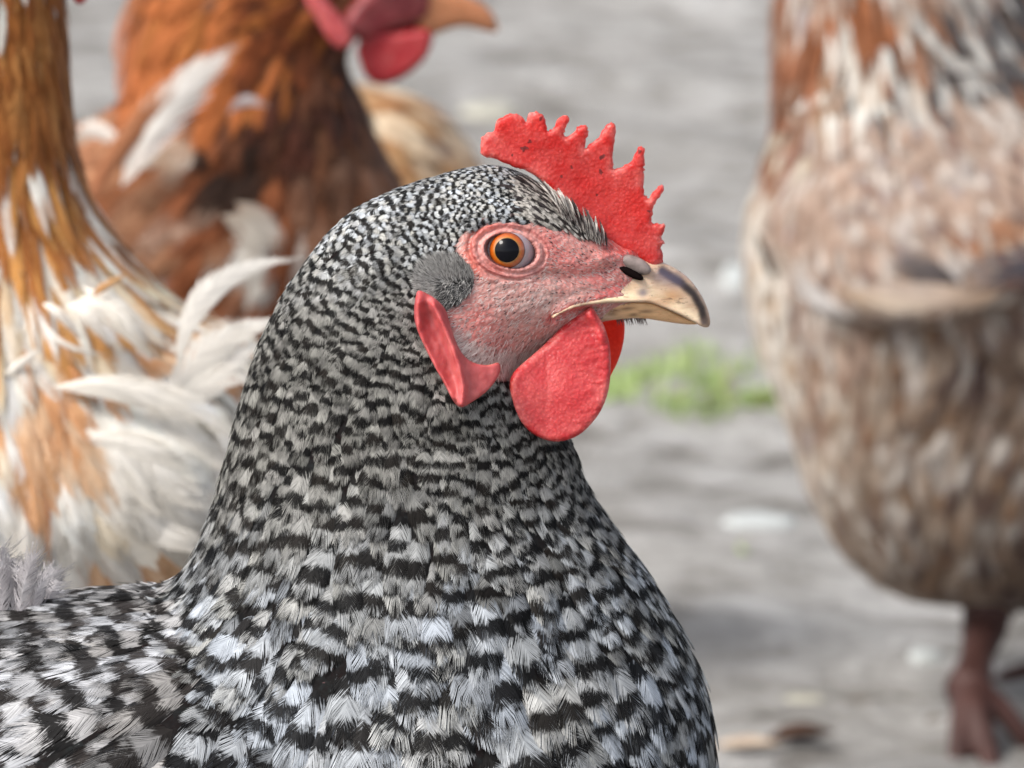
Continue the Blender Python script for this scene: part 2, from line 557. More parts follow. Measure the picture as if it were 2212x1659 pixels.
class Plumes:
    def __init__(self): self.L = {}
    def add(self, P0, P1, P2, B, Nn, width, light, dark, bars, nb, kind, camber=0.25, shaft=False):
        self.L.setdefault((nb, kind, random.randrange(6)), []).append(
            (tuple(P0), tuple(P1), tuple(P2), tuple(B), tuple(Nn), width, light, dark, bars, camber))
    def build(self, name, material, root):
        VV, TT, UV, C1, C2, BB = [], [], [], [], [], []
        off = 0
        for key, items in self.L.items():
            P, T = template(*key)
            m, n = len(items), len(P)
            A = lambda i: np.array([it[i] for it in items], float)
            P0, P1, P2, B, Nn, w, c1, c2, bars, cam_ = (A(i) for i in range(10))
            u, v, z, jv, rb = P.T
            a = -3 * P0 + 4 * P1 - P2; b = 2 * P0 - 4 * P1 + 2 * P2
            pos = P0[:, None] + a[:, None] * v[None, :, None] + b[:, None] * (v ** 2)[None, :, None]
            pos += B[:, None] * (u[None, :] * w[:, None])[..., None]
            pos += Nn[:, None] * ((z[None] * w[:, None]) - (cam_ * w)[:, None] * (np.abs(u) ** 3)[None])[..., None]
            VV.append(pos.reshape(-1, 3))
            UV.append(np.tile(np.stack([u, v + jv, rb], 1), (m, 1)))
            C1.append(np.repeat(np.hstack([c1, np.ones((m, 1))]), n, 0))
            C2.append(np.repeat(np.hstack([c2, np.ones((m, 1))]), n, 0))
            BB.append(np.repeat(bars, n, 0))
            TT.append((T[None] + (np.arange(m) * n)[:, None, None] + off).reshape(-1, 3))
            off += m * n
        V = np.vstack(VV) - np.array(root_loc(root)); T = np.vstack(TT)
        me = bpy.data.meshes.new(name)
        me.vertices.add(len(V)); me.vertices.foreach_set('co', V.ravel().astype(np.float32))
        me.loops.add(len(T) * 3); me.loops.foreach_set('vertex_index', T.ravel().astype(np.int32))
        me.polygons.add(len(T)); me.polygons.foreach_set('loop_start', (np.arange(len(T)) * 3).astype(np.int32))
        me.update(calc_edges=True)
        for nm, typ, dat, f in (('fuv', 'FLOAT_VECTOR', UV, 'vector'), ('bars', 'FLOAT_VECTOR', BB, 'vector'),
                                ('tint', 'FLOAT_COLOR', C1, 'color'), ('tint2', 'FLOAT_COLOR', C2, 'color')):
            at = me.attributes.new(nm, typ, 'POINT')
            at.data.foreach_set(f, np.vstack(dat).astype(np.float32).ravel())
        return link_mesh(me, name, material, root)

def field(anchors, x, y, power=3.0):
    A = np.array([a[:6] for a in anchors], float)
    d = np.hypot(A[None, :, 0] - np.asarray(x)[:, None], A[None, :, 1] - np.asarray(y)[:, None]) + 15
    w = d ** -power
    w /= w.sum(1, keepdims=True)
    D = A[:, 2:4] / np.hypot(A[:, 2], A[:, 3])[:, None]
    return w @ D, w @ A[:, 4], w @ A[:, 5]

def sample_surface(V, F, n, rad_fn, keep_fn, rng):
    tris = []
    for f in F:
        for i in range(1, len(f) - 1): tris.append((f[0], f[i], f[i + 1]))
    T = np.array(tris)
    a, b, c = V[T[:, 0]], V[T[:, 1]], V[T[:, 2]]
    nr = np.cross(b - a, c - a); ar = np.linalg.norm(nr, axis=1) + 1e-15
    nr = nr / ar[:, None]
    cen = (a + b + c) / 3
    k = keep_fn(cen)
    r = np.maximum(rad_fn(cen), 1e-5)
    wgt = ar * k / r ** 2
    idx = rng.choice(len(T), n, p=wgt / wgt.sum())
    u, v = rng.random(n), rng.random(n)
    fl = u + v > 1; u[fl] = 1 - u[fl]; v[fl] = 1 - v[fl]
    P = a[idx] + (b - a)[idx] * u[:, None] + (c - a)[idx] * v[:, None]
    R = r[idx] * rng.uniform(0.62, 1.25, n)
    cell = R.max()
    grid = {}; keep = []
    for i in range(n):
        p = P[i]; key = (int(p[0] // cell), int(p[1] // cell), int(p[2] // cell)); ok = True
        for dx in (-1, 0, 1):
            for dy in (-1, 0, 1):
                for dz in (-1, 0, 1):
                    for (q, rq) in grid.get((key[0] + dx, key[1] + dy, key[2] + dz), ()):
                        e0 = p[0] - q[0]; e1 = p[1] - q[1]; e2 = p[2] - q[2]; rr = 0.5 * (R[i] + rq)
                        if e0 * e0 + e1 * e1 + e2 * e2 < rr * rr: ok = False; break
                    if not ok: break
                if not ok: break
            if not ok: break
        if ok:
            grid.setdefault(key, []).append((tuple(p), R[i])); keep.append(i)
    return P[keep], nr[idx][keep]

def feather_surface(pl, V, F, Yc, anchors, color_fn, keep_fn, ncand, spacing=0.36, nbscale=1.0, lift=0.1, kind_fn=None,
                    seed=1, jitter=0.12, view=True):
    rng = np.random.default_rng(seed)
    bvh = BVHTree.FromPolygons([tuple(v) for v in V], F)
    s = scl(Yc)
    def q(P): return proj(near(P, Yc))
    def rad(P):
        p = q(P); _, L, Wd = field(anchors, p[:, 0], p[:, 1]); return spacing * np.sqrt(L * Wd * 2) * s
    P, Nr = sample_surface(V, F, ncand, rad, lambda P: keep_fn(*q(P).T).astype(float), rng)
    pp = q(P)
    D, L, Wd = field(anchors, pp[:, 0], pp[:, 1])
    for i in range(len(P)):
        n = Vector(Nr[i]); p = Vector(P[i])
        hit = bvh.find_nearest(p + n * 1e-4)
        an = rng.normal(0, jitter)
        d = Vector((D[i][0], 0, -D[i][1]))
        t = (d - n * d.dot(n))
        if t.length < 1e-3: t = Vector((0, 0, -1)) - n * (-n.z)
        t.normalize()
        t = (t * math.cos(an) + n.cross(t) * math.sin(an)).normalized()
        l = L[i] * s * rng.uniform(0.75, 1.3); w = Wd[i] * s * rng.uniform(0.7, 1.25)
        def surf(x):
            h = bvh.find_nearest(x)
            return (h[0], h[1]) if h[0] is not None else (x, n)
        P0 = p - n * 0.01 * l
        m, n1 = surf(p + t * l * .5); e, n2 = surf(p + t * l)
        lf = lift * rng.uniform(0.75, 1.3)
        P1 = m + n1 * lf * 0.6 * l; P2 = e + n2 * lf * l
        B = t.cross(n1).normalized()
        px, py = pp[i]
        light, dark, bars, kind = color_fn(px, py, rng)
        nb = int(max(7, min(90, round(L[i] * nbscale / 6) * 3)))
        pl.add(P0, P1, P2, B, n1, w, light, dark, bars, nb, kind)
    return len(P)

def hairs(specs, name, material, root, seed=3):
    """specs: list of (P, dir, normal, length, width, color)."""
    V, F, C = [], [], []
    for (P, d, n, l, w, c) in specs:
        b = d.cross(n).normalized() * w
        e = len(V)
        V += [P - b, P + b, P + d * l * .55 + n * l * .12 - b * .7, P + d * l * .55 + n * l * .12 + b * .7, P + d * l + n * l * .1]
        F += [(e, e + 1, e + 3, e + 2), (e + 2, e + 3, e + 4)]
        C += [(*c, 1)] * 5
    return mk(name, [tuple(v) for v in V], F, material, root, True, {'skin': ('FLOAT_COLOR', C)})

def hair_material():
    m, nt, bs = mat('bristle_hair')
    a = N(nt, 'ShaderNodeAttribute', attribute_name='skin')
    nt.links.new(a.outputs['Color'], bs.inputs['Base Color'])
    bs.inputs['Roughness'].default_value = 0.5
    return m
M['hair'] = hair_material()

def hen_leg(hip, hock, foot, toes, back_toe, r, material, root, name='leg', voxel=0.0012):
    parts = [tube([hip, (Vector(hip) + Vector(hock)) / 2, hock], [r * 1.9, r * 1.4, r * 1.15]),
             tube([hock, (Vector(hock) + Vector(foot)) / 2, foot], [r * 1.2, r * .85, r * 1.25])]
    for t in list(toes) + [back_toe]:
        t = Vector(t); f = Vector(foot)
        mid = (f + t) / 2 + Vector((0, 0, r * .5))
        parts.append(tube([f, mid, t, t + (t - mid) * .25 - Vector((0, 0, r * .2))], [r * .95, r * .62, r * .5, r * .12]))
    me = remesh(join(*parts), voxel, 3)
    V, F = arrays(me); bpy.data.meshes.remove(me)
    return mk(name, V, F, material, root)

def lr(a, b, t): return tuple(x + (y - x) * t for x, y in zip(a, b))

# ------------------------------------------------------------------ ground
def gz(x, y):                                        # height of the trodden earth
    if abs(x) > 1.2 or y < 1.2 or y > 5.2: return -0.004
    z = 0.010 * noise.noise(Vector((x * 9, y * 9, 0))) + 0.004 * noise.noise(Vector((x * 30, y * 30, 3)))
    return z * min(1, (1.2 - abs(x)) * 5) * min(1, (y - 1.2) * 4) * min(1, max(0, 5.2 - y) * 4) - 0.004

def build_ground():
    m, nt, bs = mat('trampled_grey_earth')
    tc = N(nt, 'ShaderNodeTexCoord')
    o = tc.outputs['Object']
    big = noise_tex(nt, o, 5, 5, 0.6)
    mid = noise_tex(nt, o, 26, 6, 0.65, 0.4)
    fin = noise_tex(nt, o, 210, 5, 0.7)
    c = ramp(nt, mid, [(0.32, (0.12, 0.108, 0.095)), (0.46, (0.31, 0.30, 0.283)), (0.68, (0.46, 0.45, 0.437))])
    c = mixc(nt, 1.0, c, ramp(nt, big, [(0.3, (0.68, 0.665, 0.65)), (0.65, (1.05, 1.05, 1.05))]), 'MULTIPLY')
    c = mixc(nt, 1.0, c, ramp(nt, fin, [(0.3, 0.72), (0.6, 1.05)]), 'MULTIPLY')
    nt.links.new(c, bs.inputs['Base Color'])
    bs.inputs['Roughness'].default_value = 0.95
    bs.inputs['Specular IOR Level'].default_value = 0.1
    bump(nt, math_node(nt, 'ADD', mid, math_node(nt, 'MULTIPLY', fin, 0.35)), 0.7, 0.012, bs)
    V, F = [], []
    xs = np.concatenate([[-200, -40, -10, -3], np.arange(-1.2, 1.21, 0.02), [3, 10, 40, 200]])
    ys = np.concatenate([[-200, -40, -8, -1, 0.5], np.arange(1.2, 5.2, 0.03), [7, 12, 30, 90, 400]])
    for y in ys:
        for x in xs:
            V.append((x, y, gz(x, y)))
    nx = len(xs)
    for j in range(len(ys) - 1):
        for i in range(nx - 1):
            F.append((j * nx + i, j * nx + i + 1, (j + 1) * nx + i + 1, (j + 1) * nx + i))
    g = mk('ground', V, F, m)
    g['kind'] = 'structure'
build_ground()

def build_grass():
    m, nt, bs = mat('grass_blades')
    a = N(nt, 'ShaderNodeAttribute', attribute_name='skin')
    nt.links.new(a.outputs['Color'], bs.inputs['Base Color'])
    bs.inputs['Roughness'].default_value = 0.5
    tr = N(nt, 'ShaderNodeBsdfTranslucent'); nt.links.new(a.outputs['Color'], tr.inputs['Color'])
    mx = N(nt, 'ShaderNodeMixShader'); mx.inputs[0].default_value = 0.4
    nt.links.new(bs.outputs[0], mx.inputs[1]); nt.links.new(tr.outputs[0], mx.inputs[2])
    nt.links.new(mx.outputs[0], nt.nodes['Material Output'].inputs['Surface'])
    rng = np.random.default_rng(5)
    V, F, C = [], [], []
    clumps = [(1350, 805, 45, 20, 75), (1400, 785, 50, 16, 45), (1450, 770, 60, 18, 20), (1530, 825, 32, 20, 55),
              (1500, 735, 80, 22, 60), (1560, 870, 110, 9, 110), (1660, 868, 45, 7, 45), (1330, 850, 60, 12, 50),
              (1470, 880, 60, 9, 30), (1600, 760, 60, 20, 25), (1600, 1190, 8, 14, 5)]
    for (px, py, rx, ry, n) in clumps:
        for _ in range(n):
            g = G(px + rng.normal(0, rx * .6), py + rng.normal(0, ry * .6))
            g.z = gz(g.x, g.y) - 0.001
            h = rng.uniform(0.004, 0.013); a = rng.uniform(0, 6.28); ln = rng.uniform(0.3, 1.3)
            d = Vector((math.cos(a) * ln, math.sin(a) * ln, 1)).normalized()
            b = Vector((-math.sin(a), math.cos(a), 0)) * rng.uniform(0.0007, 0.0016)
            e = len(V)
            V += [g - b, g + b, g + d * h * .6 - b * .8, g + d * h * .6 + b * .8, g + d * h + Vector((math.cos(a), math.sin(a), 0)) * h * .3]
            F += [(e, e + 1, e + 3, e + 2), (e + 2, e + 3, e + 4)]
            t = rng.random()
            c = lr((0.30, 0.42, 0.13), (0.44, 0.54, 0.24), t)
            if rng.random() < .12: c = (0.35, 0.33, 0.12)
            C += [(*c, 1)] * 5
    o = mk('grass', [tuple(v) for v in V], F, m, None, True, {'skin': ('FLOAT_COLOR', C)})
    o['kind'] = 'stuff'; o['label'] = 'small patch of bright green grass on grey earth'; o['category'] = 'grass'
build_grass()

def blob(name, px, py, wpx, hpx, thick, material, label, cat, seed=0, group=None, lumpy=0.25):
    g = G(px, py); s = scl(g.y)
    g0 = gz(g.x, g.y)
    rx = wpx * s / 2; ry = hpx * s / 2 / 0.28
    V, F = [], []
    n, r = 20, 5
    for k in range(r + 1):
        for j in range(n):
            a = 2 * math.pi * j / n
            q = k / r
            e = 1 + lumpy * noise.noise(Vector((math.cos(a) * 1.5, math.sin(a) * 1.5, seed)))
            e += lumpy * .5 * noise.noise(Vector((math.cos(a) * 4, math.sin(a) * 4, seed + 5)))
            z = thick * math.sqrt(max(0, 1 - q * q)) * 0.25 * (1 + .5 * noise.noise(Vector((q * 3 * math.cos(a), q * 3 * math.sin(a), seed + 9))))
            X_, Y_ = g.x + rx * q * e * math.cos(a), g.y + ry * q * e * math.sin(a)
            V.append((X_, Y_, g0 + (z + 0.0006 if k < r else -0.004)))
    for k in range(r):
        for j in range(n):
            j2 = (j + 1) % n
            F.append((k * n + j, (k + 1) * n + j, (k + 1) * n + j2, k * n + j2))
    root = None
    o = mk(name, V, F, material)
    weld(o, 1e-6)
    o['label'] = label; o['category'] = cat
    if group: o['group'] = group
    return o
M['pale_stone'] = plain('pale_stone', (0.42, 0.44, 0.43), 0.8, 0.15, 80, 0.002)
M['cream'] = plain('cream_chip', (0.40, 0.385, 0.32), 0.8, 0.15, 80, 0.002)
M['dark_clod'] = plain('dark_clod', (0.12, 0.105, 0.09), 0.95, 0.3, 80, 0.003)
M['leaf'] = plain('dry_leaf', (0.055, 0.028, 0.018), 0.7, 0.4, 120, 0.001)
M['leaf2'] = plain('pale_dry_leaf', (0.42, 0.33, 0.25), 0.7, 0.3, 120, 0.001)

blob('stone', 1640, 1112, 185, 52, 0.006, M['pale_stone'], 'flat bluish white stone on the ground beside the mottled hen', 'stone', 2, 'pale stones in the yard')
blob('stone', 1050, 222, 130, 50, 0.008, M['cream'], 'flat cream coloured chip on the earth behind the red comb', 'stone', 4, 'pale stones in the yard')
blob('stone', 1738, 1468, 110, 12, 0.005, M['cream'], 'small cream stone on the ground between speckled breast and leg', 'stone', 6, 'pale stones in the yard')
blob('stone', 1590, 585, 70, 60, 0.008, M['pale_stone'], 'pale stone on the ground just right of the beak', 'stone', 8, 'pale stones in the yard')
blob('stone', 1995, 1415, 75, 30, 0.005, M['pale_stone'], 'small pale stone left of the brown leg', 'stone', 9, 'pale stones in the yard')
blob('clod', 2025, 1518, 60, 12, 0.006, M['dark_clod'], 'small dark clod of earth just left of the foot', 'clod', 12)
blob('clod', 1860, 1465, 70, 8, 0.004, M['dark_clod'], 'flat dark clod on the earth below the mottled hen', 'clod', 13)

def leaf(px, py, L, Wd, ang, curl, material, label, seed):
    g = G(px, py); s = scl(g.y)
    V, F = [], []
    n = 14
    for k in range(2):
        for i in range(n + 1):
            for j in range(-3, 4):
                t = i / n
                w = Wd * s * math.sin(math.pi * min(.98, max(0.02, t)) ** .8) * (1 + .15 * math.sin(t * 23 + seed))
                x = (t - .5) * L * s; y = j / 3 * w * 2.2
                z = curl * s * (abs(j / 3) ** 1.5) * math.sin(math.pi * t) + curl * s * .6 * (t - .3) ** 2 * 2 + 0.001 - k * 0.0006 + gz(g.x, g.y)
                V.append((g.x + x * math.cos(ang) - y * math.sin(ang), g.y + x * math.sin(ang) + y * math.cos(ang), z + 0.001))
    m = (n + 1) * 7
    for i in range(n):
        for j in range(6):
            a = i * 7 + j
            F.append((a, a + 1, a + 8, a + 7)); F.append((a + m, a + 7 + m, a + 8 + m, a + 1 + m))
    for i in range(n):
        a = i * 7; F.append((a, a + 7, a + 7 + m, a + m)); a = i * 7 + 6; F.append((a, a + m, a + 7 + m, a + 7))
    o = mk('fallen_leaf', V, F, material)
    o['label'] = label; o['category'] = 'leaf'
leaf(1730, 1597, 150, 20, 0.1, 26, M['leaf'], 'curled dark brown dry leaf on the ground near the bottom edge', 1)
leaf(1615, 1608, 140, 20, -0.15, 14, M['leaf2'], 'pale tan dry leaf lying beside the darker brown one', 2)

# ================================================================== the speckled hen in focus
def speckled_hen():
    s = scl(Y0)
    root = thing('hen', 'black and white speckled hen in sharp focus, red comb and orange eye, facing right', 'hen',
                 (W(700, 1500, Y0).x, Y0, 0), 'hens in the yard')
    head = [(1445, 590, 1420, 668, 14), (1400, 556, 1370, 684, 48), (1330, 515, 1310, 695, 84), (1262, 468, 1250, 716, 112),
            (1190, 412, 1190, 748, 134), (1120, 372, 1135, 785, 150), (1050, 356, 1105, 830, 160), (960, 376, 1115, 868, 170),
            (860, 408, 1150, 890, 182), (752, 462, 1195, 915, 200), (665, 560, 1225, 945, 222), (598, 660, 1245, 985, 245),
            (548, 780, 1260, 1035, 270), (508, 920, 1290, 1090, 305), (478, 1040, 1340, 1165, 350), (448, 1140, 1405, 1258, 405),
            (400, 1240, 1475, 1385, 470), (320, 1335, 1525, 1510, 540), (240, 1470, 1538, 1650, 610), (200, 1720, 1520, 1850, 650),
            (420, 2000, 1350, 2100, 430)]
    body = [(1440, 1650, 1380, 2050, 260), (1250, 1480, 1200, 2350, 480), (950, 1360, 900, 2560, 660), (650, 1300, 620, 2660, 760),
            (380, 1285, 360, 2700, 800), (100, 1312, 100, 2680, 800), (-200, 1360, -180, 2580, 740), (-550, 1380, -500, 2380, 600),
            (-900, 1300, -820, 2100, 430), (-1250, 1120, -1150, 1700, 220), (-1600, 850, -1500, 1150, 70)]
    me = remesh(join(loft(head, Y0), loft(body, Y0)), 0.0012, 24)
    # finer mesh over the bare face, then eye socket, lids and folds in relief
    bm = bmesh.new(); bm.from_mesh(me)
    bpy.data.meshes.remove(me)
    def coords():
        V = np.array([v.co[:] for v in bm.verts]); p = proj(near(V, Y0)); return V, p[:, 0], p[:, 1]
    for (x0, y0, x1, y1, cuts) in ((900, 450, 1460, 860, 2), (1000, 465, 1200, 620, 1)):
        V, x, y = coords()
        sel = (x > x0) & (x < x1) & (y > y0) & (y < y1)
        bm.verts.ensure_lookup_table()
        vs = [bm.verts[i] for i in np.nonzero(sel)[0]]
        ss = set(vs)
        es = [e for e in bm.edges if e.verts[0] in ss and e.verts[1] in ss]
        bmesh.ops.subdivide_edges(bm, edges=es, cuts=cuts, use_grid_fill=True)
        V, x, y = coords()
        sel = (x > x0) & (x < x1) & (y > y0) & (y < y1)
        bm.verts.ensure_lookup_table()
        vs = [bm.verts[i] for i in np.nonzero(sel)[0]]
        for _ in range(4): bmesh.ops.smooth_vert(bm, verts=vs, factor=0.5, use_axis_x=True, use_axis_y=True, use_axis_z=True)
    bm.normal_update()
    V, x, y = coords()
    # base surface depth at the eye, for the eyeball
    bvh0 = BVHTree.FromBMesh(bm)
    def ray(px, py, b=None):
        o = Vector((0, 0, CAM_H)); d = (W(px, py, Y0) - o).normalized()
        return (b or bvh0).ray_cast(o, d)
    eye_hit = ray(1098, 541)
    disp = np.zeros(len(V))
    ex, ey = x - 1105, y - 542
    a = math.radians(10); rx, ry = ex * math.cos(a) + ey * math.sin(a), -ex * math.sin(a) + ey * math.cos(a)
    ang = np.arctan2(ry, rx)
    # opening: almond
    rO = np.hypot(rx / 54, ry / 35.5)
    an_ = np.array([0.55 + 0.9 * abs(noise.noise(Vector((math.cos(q) * 1.6, math.sin(q) * 1.6, 3 + (w_ < Y0))))) * 1.6 for q, w_ in zip(ang, V[:, 1])])
    bk = sm(-0.75, 0.35, -np.cos(ang))
    disp -= 30 * (1 - sm(0.86, 1.04, rO))
    disp += 4 * np.exp(-((rO - 1.14) / 0.10) ** 2)
    disp -= an_ * 4.5 * np.exp(-((rO - 1.36) / 0.07) ** 2)
    disp += an_ * bk * 4.0 * np.exp(-((rO - 1.54) / 0.10) ** 2)
    disp -= 5.0 * np.exp(-((rO - 1.74) / 0.07) ** 2) * sm(-0.2, 0.5, np.cos(ang - 2.3))
    disp += 4.5 * an_ * np.exp(-((rO - 1.98) / 0.17) ** 2) * sm(-0.4, 0.6, np.cos(ang - math.pi))
    # brow ridge, cheek swell, gape corner, jaw groove
    disp += 5 * np.exp(-(dist_line(x, y, [(1010, 470), (1080, 455), (1160, 470), (1240, 520), (1290, 555)]) / 26) ** 2)
    disp += 10 * np.exp(-(((x - 1130) / 110) ** 2 + ((y - 665) / 50) ** 2))
    disp -= 8 * np.exp(-(dist_line(x, y, [(1165, 600), (1230, 600), (1310, 590)]) / 16) ** 2)
    disp += 9 * np.exp(-(dist_line(x, y, [(1200, 668), (1240, 650), (1300, 640), (1380, 640)]) / 10) ** 2)
    disp -= 9 * np.exp(-(dist_line(x, y, [(1195, 684), (1240, 676), (1290, 668)]) / 7) ** 2)
    disp += 7 * np.exp(-(dist_line(x, y, [(1300, 560), (1380, 545), (1425, 560)]) / 14) ** 2)
    face = in_poly(x, y, [(960, 470), (1330, 440), (1450, 540), (1440, 700), (1230, 800), (1080, 830), (940, 700)])
    lump = np.zeros(len(V)); wr = np.zeros(len(V))
    idx = np.nonzero(face)[0]
    for i in idx:
        q = Vector((x[i] / 16, y[i] / 10, 1.0 if V[i][1] < Y0 else 9.0))
        lump[i] = noise.noise(q) * 1.1 + noise.noise(q * 2.7) * .5
        wr[i] = noise.noise(Vector((x[i] / 60, (y[i] + x[i] * .25) / 9, 4)))
    disp += lump * (rO > 1.05) + wr * 1.2 * (rO > 1.2)
    on = (x > 890) & (x < 1470) & (y > 430) & (y < 880)
    bm.verts.ensure_lookup_table()
    for i in np.nonzero(on & (np.abs(disp) > .01))[0]:
        v = bm.verts[i]; v.co = v.co + v.normal * float(disp[i]) * s
    me = bpy.data.meshes.new('body'); bm.to_mesh(me); bm.free()
    V, F = arrays(me)
    bpy.data.meshes.remove(me)
    p = proj(near(V, Y0)); x, y = p[:, 0], p[:, 1]
    FACE = [(992, 530), (1010, 500), (1045, 482), (1100, 474), (1160, 482), (1215, 505), (1262, 528), (1300, 530), (1345, 505),
            (1440, 540), (1470, 640), (1400, 700), (1290, 720), (1240, 760), (1180, 790), (1110, 812), (1070, 812), (1010, 770), (975, 720),
            (950, 655), (1000, 640), (1020, 600), (1000, 565)]
    dF = dist_line(x, y, FACE, True); inF = in_poly(x, y, FACE)
    mface = np.where(inF, 1.0, np.clip(1 - dF / 14, 0, 1))
    pink = np.array([0.60, 0.28, 0.245]); red = np.array([0.54, 0.09, 0.08]); pale = np.array([0.54, 0.36, 0.32]); grey = np.array([0.012, 0.011, 0.011])
    C = np.tile(pink * .84, (len(V), 1))
    def tint(w, col):
        nonlocal C
        w = np.clip(w, 0, 1)[:, None]; C = C * (1 - w) + np.array(col) * w
    tint(0.9 * np.exp(-(((x - 1130) / 110) ** 2 + ((y - 650) / 45) ** 2)), pale)
    tint(1.1 * np.exp(-(((x - 1380) / 80) ** 2 + ((y - 535) / 34) ** 2)), red)
    tint(0.75 * np.exp(-(dist_line(x, y, [(1180, 520), (1240, 570), (1290, 600)]) / 28) ** 2), (0.62, 0.19, 0.17))
    tint(0.85 * np.exp(-(dist_line(x, y, [(1028, 590), (1010, 545), (1030, 505), (1060, 490)]) / 12) ** 2), (0.70, 0.19, 0.14))
    tint(0.85 * np.exp(-(dist_line(x, y, [(1190, 690), (1240, 668), (1290, 650), (1340, 620)]) / 14) ** 2), (0.62, 0.14, 0.13))
    tint(0.8 * np.exp(-(((x - 1030) / 60) ** 2 + ((y - 700) / 50) ** 2)), (0.64, 0.24, 0.21))
    tint(0.7 * sm(750, 820, y + 0.15 * (x - 1080)), (0.48, 0.27, 0.24))
    eO = np.hypot(((x - 1102) * math.cos(a) + (y - 542) * math.sin(a)) / 62, (-(x - 1102) * math.sin(a) + (y - 542) * math.cos(a)) / 41)
    tint(0.9 * np.exp(-((eO - 1.12) / 0.13) ** 2), (0.58, 0.29, 0.26))
    tint(0.8 * np.exp(-((eO - 1.36) / 0.05) ** 2), (0.28, 0.06, 0.055))
    tint((eO < 0.93) * 1.0, (0.10, 0.04, 0.04))
    C = C * np.array([0.92, 0.84, 0.84])
    C = C * mface[:, None] + grey * (1 - mface[:, None])
    er = np.clip(1.2 - np.hypot((x - 962) / 56, (y - 602) / 42), 0, 1)[:, None] * .9
    C = C * (1 - er) + np.array([0.14, 0.12, 0.11]) * er
    mk('body', V, F, M['skin'], root, True, {'skin': ('FLOAT_COLOR', np.hstack([C, np.ones((len(V), 1))]))})

    # ---- feathers
    # px, py, direction x, y, length, half width
    AN = [(1295, 520, -.35, -.9, 34, 4), (1270, 470, -.45, -.85, 40, 4.5), (1230, 440, -.75, -.6, 40, 5), (1170, 440, -.97, -.2, 34, 6),
          (1100, 440, -1, -.02, 32, 7), (1100, 375, -1, .1, 34, 8), (1150, 400, -.98, -.15, 34, 7), (1000, 400, -.98, .18, 38, 10), (1010, 460, -.95, .25, 28, 7), (900, 430, -.93, .35, 44, 13),
          (940, 520, -.85, .5, 34, 9), (880, 560, -.75, .66, 38, 11), (800, 500, -.8, .6, 50, 16), (700, 560, -.6, .8, 56, 18), (790, 640, -.5, .87, 52, 17),
          (870, 680, -.3, .95, 42, 13), (620, 690, -.42, .9, 66, 21), (720, 760, -.2, .98, 66, 21), (850, 800, -.02, 1, 60, 19),
          (920, 870, .0, 1, 60, 20), (560, 820, -.3, .95, 76, 24), (700, 920, -.12, 1, 84, 27), (850, 960, 0, 1, 82, 28), (1050, 870, .12, 1, 58, 19),
          (1150, 950, .2, .98, 56, 18), (1240, 1000, .3, .95, 56, 16), (1050, 1020, .05, 1, 76, 26), (520, 1000, -.25, .97, 92, 27), (700, 1120, -.1, 1, 104, 36),
          (900, 1150, 0, 1, 104, 38), (1150, 1130, .12, 1, 88, 32), (1290, 1120, .4, .92, 74, 22), (460, 1150, -.32, .95, 104, 28), (600, 1300, -.2, .98, 124, 42),
          (850, 1350, -.03, 1, 134, 52), (1100, 1350, .06, 1, 136, 56), (1350, 1290, .35, .94, 100, 34), (400, 1290, -.5, .86, 110, 34), (300, 1330, -.85, .5, 112, 34),
          (150, 1320, -.93, .34, 120, 36), (30, 1370, -.93, .3, 150, 46), (200, 1430, -.85, .52, 150, 54), (400, 1430, -.55, .83, 135, 44), (100, 1540, -.8, .55, 185, 78),
          (300, 1580, -.6, .8, 160, 66), (520, 1500, -.25, .97, 145, 52), (800, 1550, -.04, 1, 155, 66), (1100, 1560, .05, 1, 165, 74), (1350, 1480, .18, .98, 135, 54),
          (1490, 1420, .3, .95, 110, 32), (1530, 1580, .08, 1, 125, 38), (1300, 1620, .08, 1, 155, 62), (-300, 1500, -.95, .2, 240, 80), (600, 2000, -.5, .8, 210, 90), (1000, 2200, -.3, .9, 210, 90), (-1000, 1500, -.9, -.3, 330, 90)]
    EAR = (962, 602)
    def keep(px, py):
        k = ~in_poly(px, py, FACE)
        k &= np.hypot((px - EAR[0]) / 54, (py - EAR[1]) / 40) > 1
        k &= ~((px > 1300) & (py < 720))
        return k
    def colr(px, py, rng):
        t = rng.random()
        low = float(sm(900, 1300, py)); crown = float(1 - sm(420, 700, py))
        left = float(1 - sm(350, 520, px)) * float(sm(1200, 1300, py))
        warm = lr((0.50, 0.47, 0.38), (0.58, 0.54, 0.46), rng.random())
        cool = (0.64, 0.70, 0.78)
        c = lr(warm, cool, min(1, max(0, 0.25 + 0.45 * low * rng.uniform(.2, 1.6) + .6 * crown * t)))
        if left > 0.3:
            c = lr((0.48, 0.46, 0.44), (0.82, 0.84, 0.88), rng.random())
        b = rng.uniform(0.75, 1.1) * (0.55 + 0.29 * low + 0.38 * crown)  # top-lit crown brighter, shaded neck darker, put into the feather colour
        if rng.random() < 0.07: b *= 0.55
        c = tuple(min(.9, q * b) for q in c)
        d = lr((0.001, 0.001, 0.0015), (0.014, 0.011, 0.009), rng.random() ** 2)
        if left > 0.3: d = lr((0.004, 0.004, 0.004), (0.045, 0.038, 0.035), rng.random())
        brow = in_poly([px], [py], [(1120, 400), (1240, 380), (1330, 520), (1250, 560), (1160, 500)])[0]
        fr = 2.0 + rng.normal(0, .15)
        st = 0.97
        ph = -0.02 + rng.normal(0, 0.13) - (fr - 2.0) + 0.22 * noise.noise(Vector((px / 70, py / 70, 5)))
        b *= 1 + 0.35 * noise.noise(Vector((px / 90, py / 60, 1)))
        c = tuple(min(.9, q * (1 + 0.35 * noise.noise(Vector((px / 90, py / 60, 1))))) for q in c)
        if brow:
            c = lr((0.46, 0.42, 0.37), (0.70, 0.66, 0.60), rng.random()); d = (0.02, 0.017, 0.016); st = rng.uniform(.3, 1)
            if rng.random() < .3: c = (0.06, 0.05, 0.05)
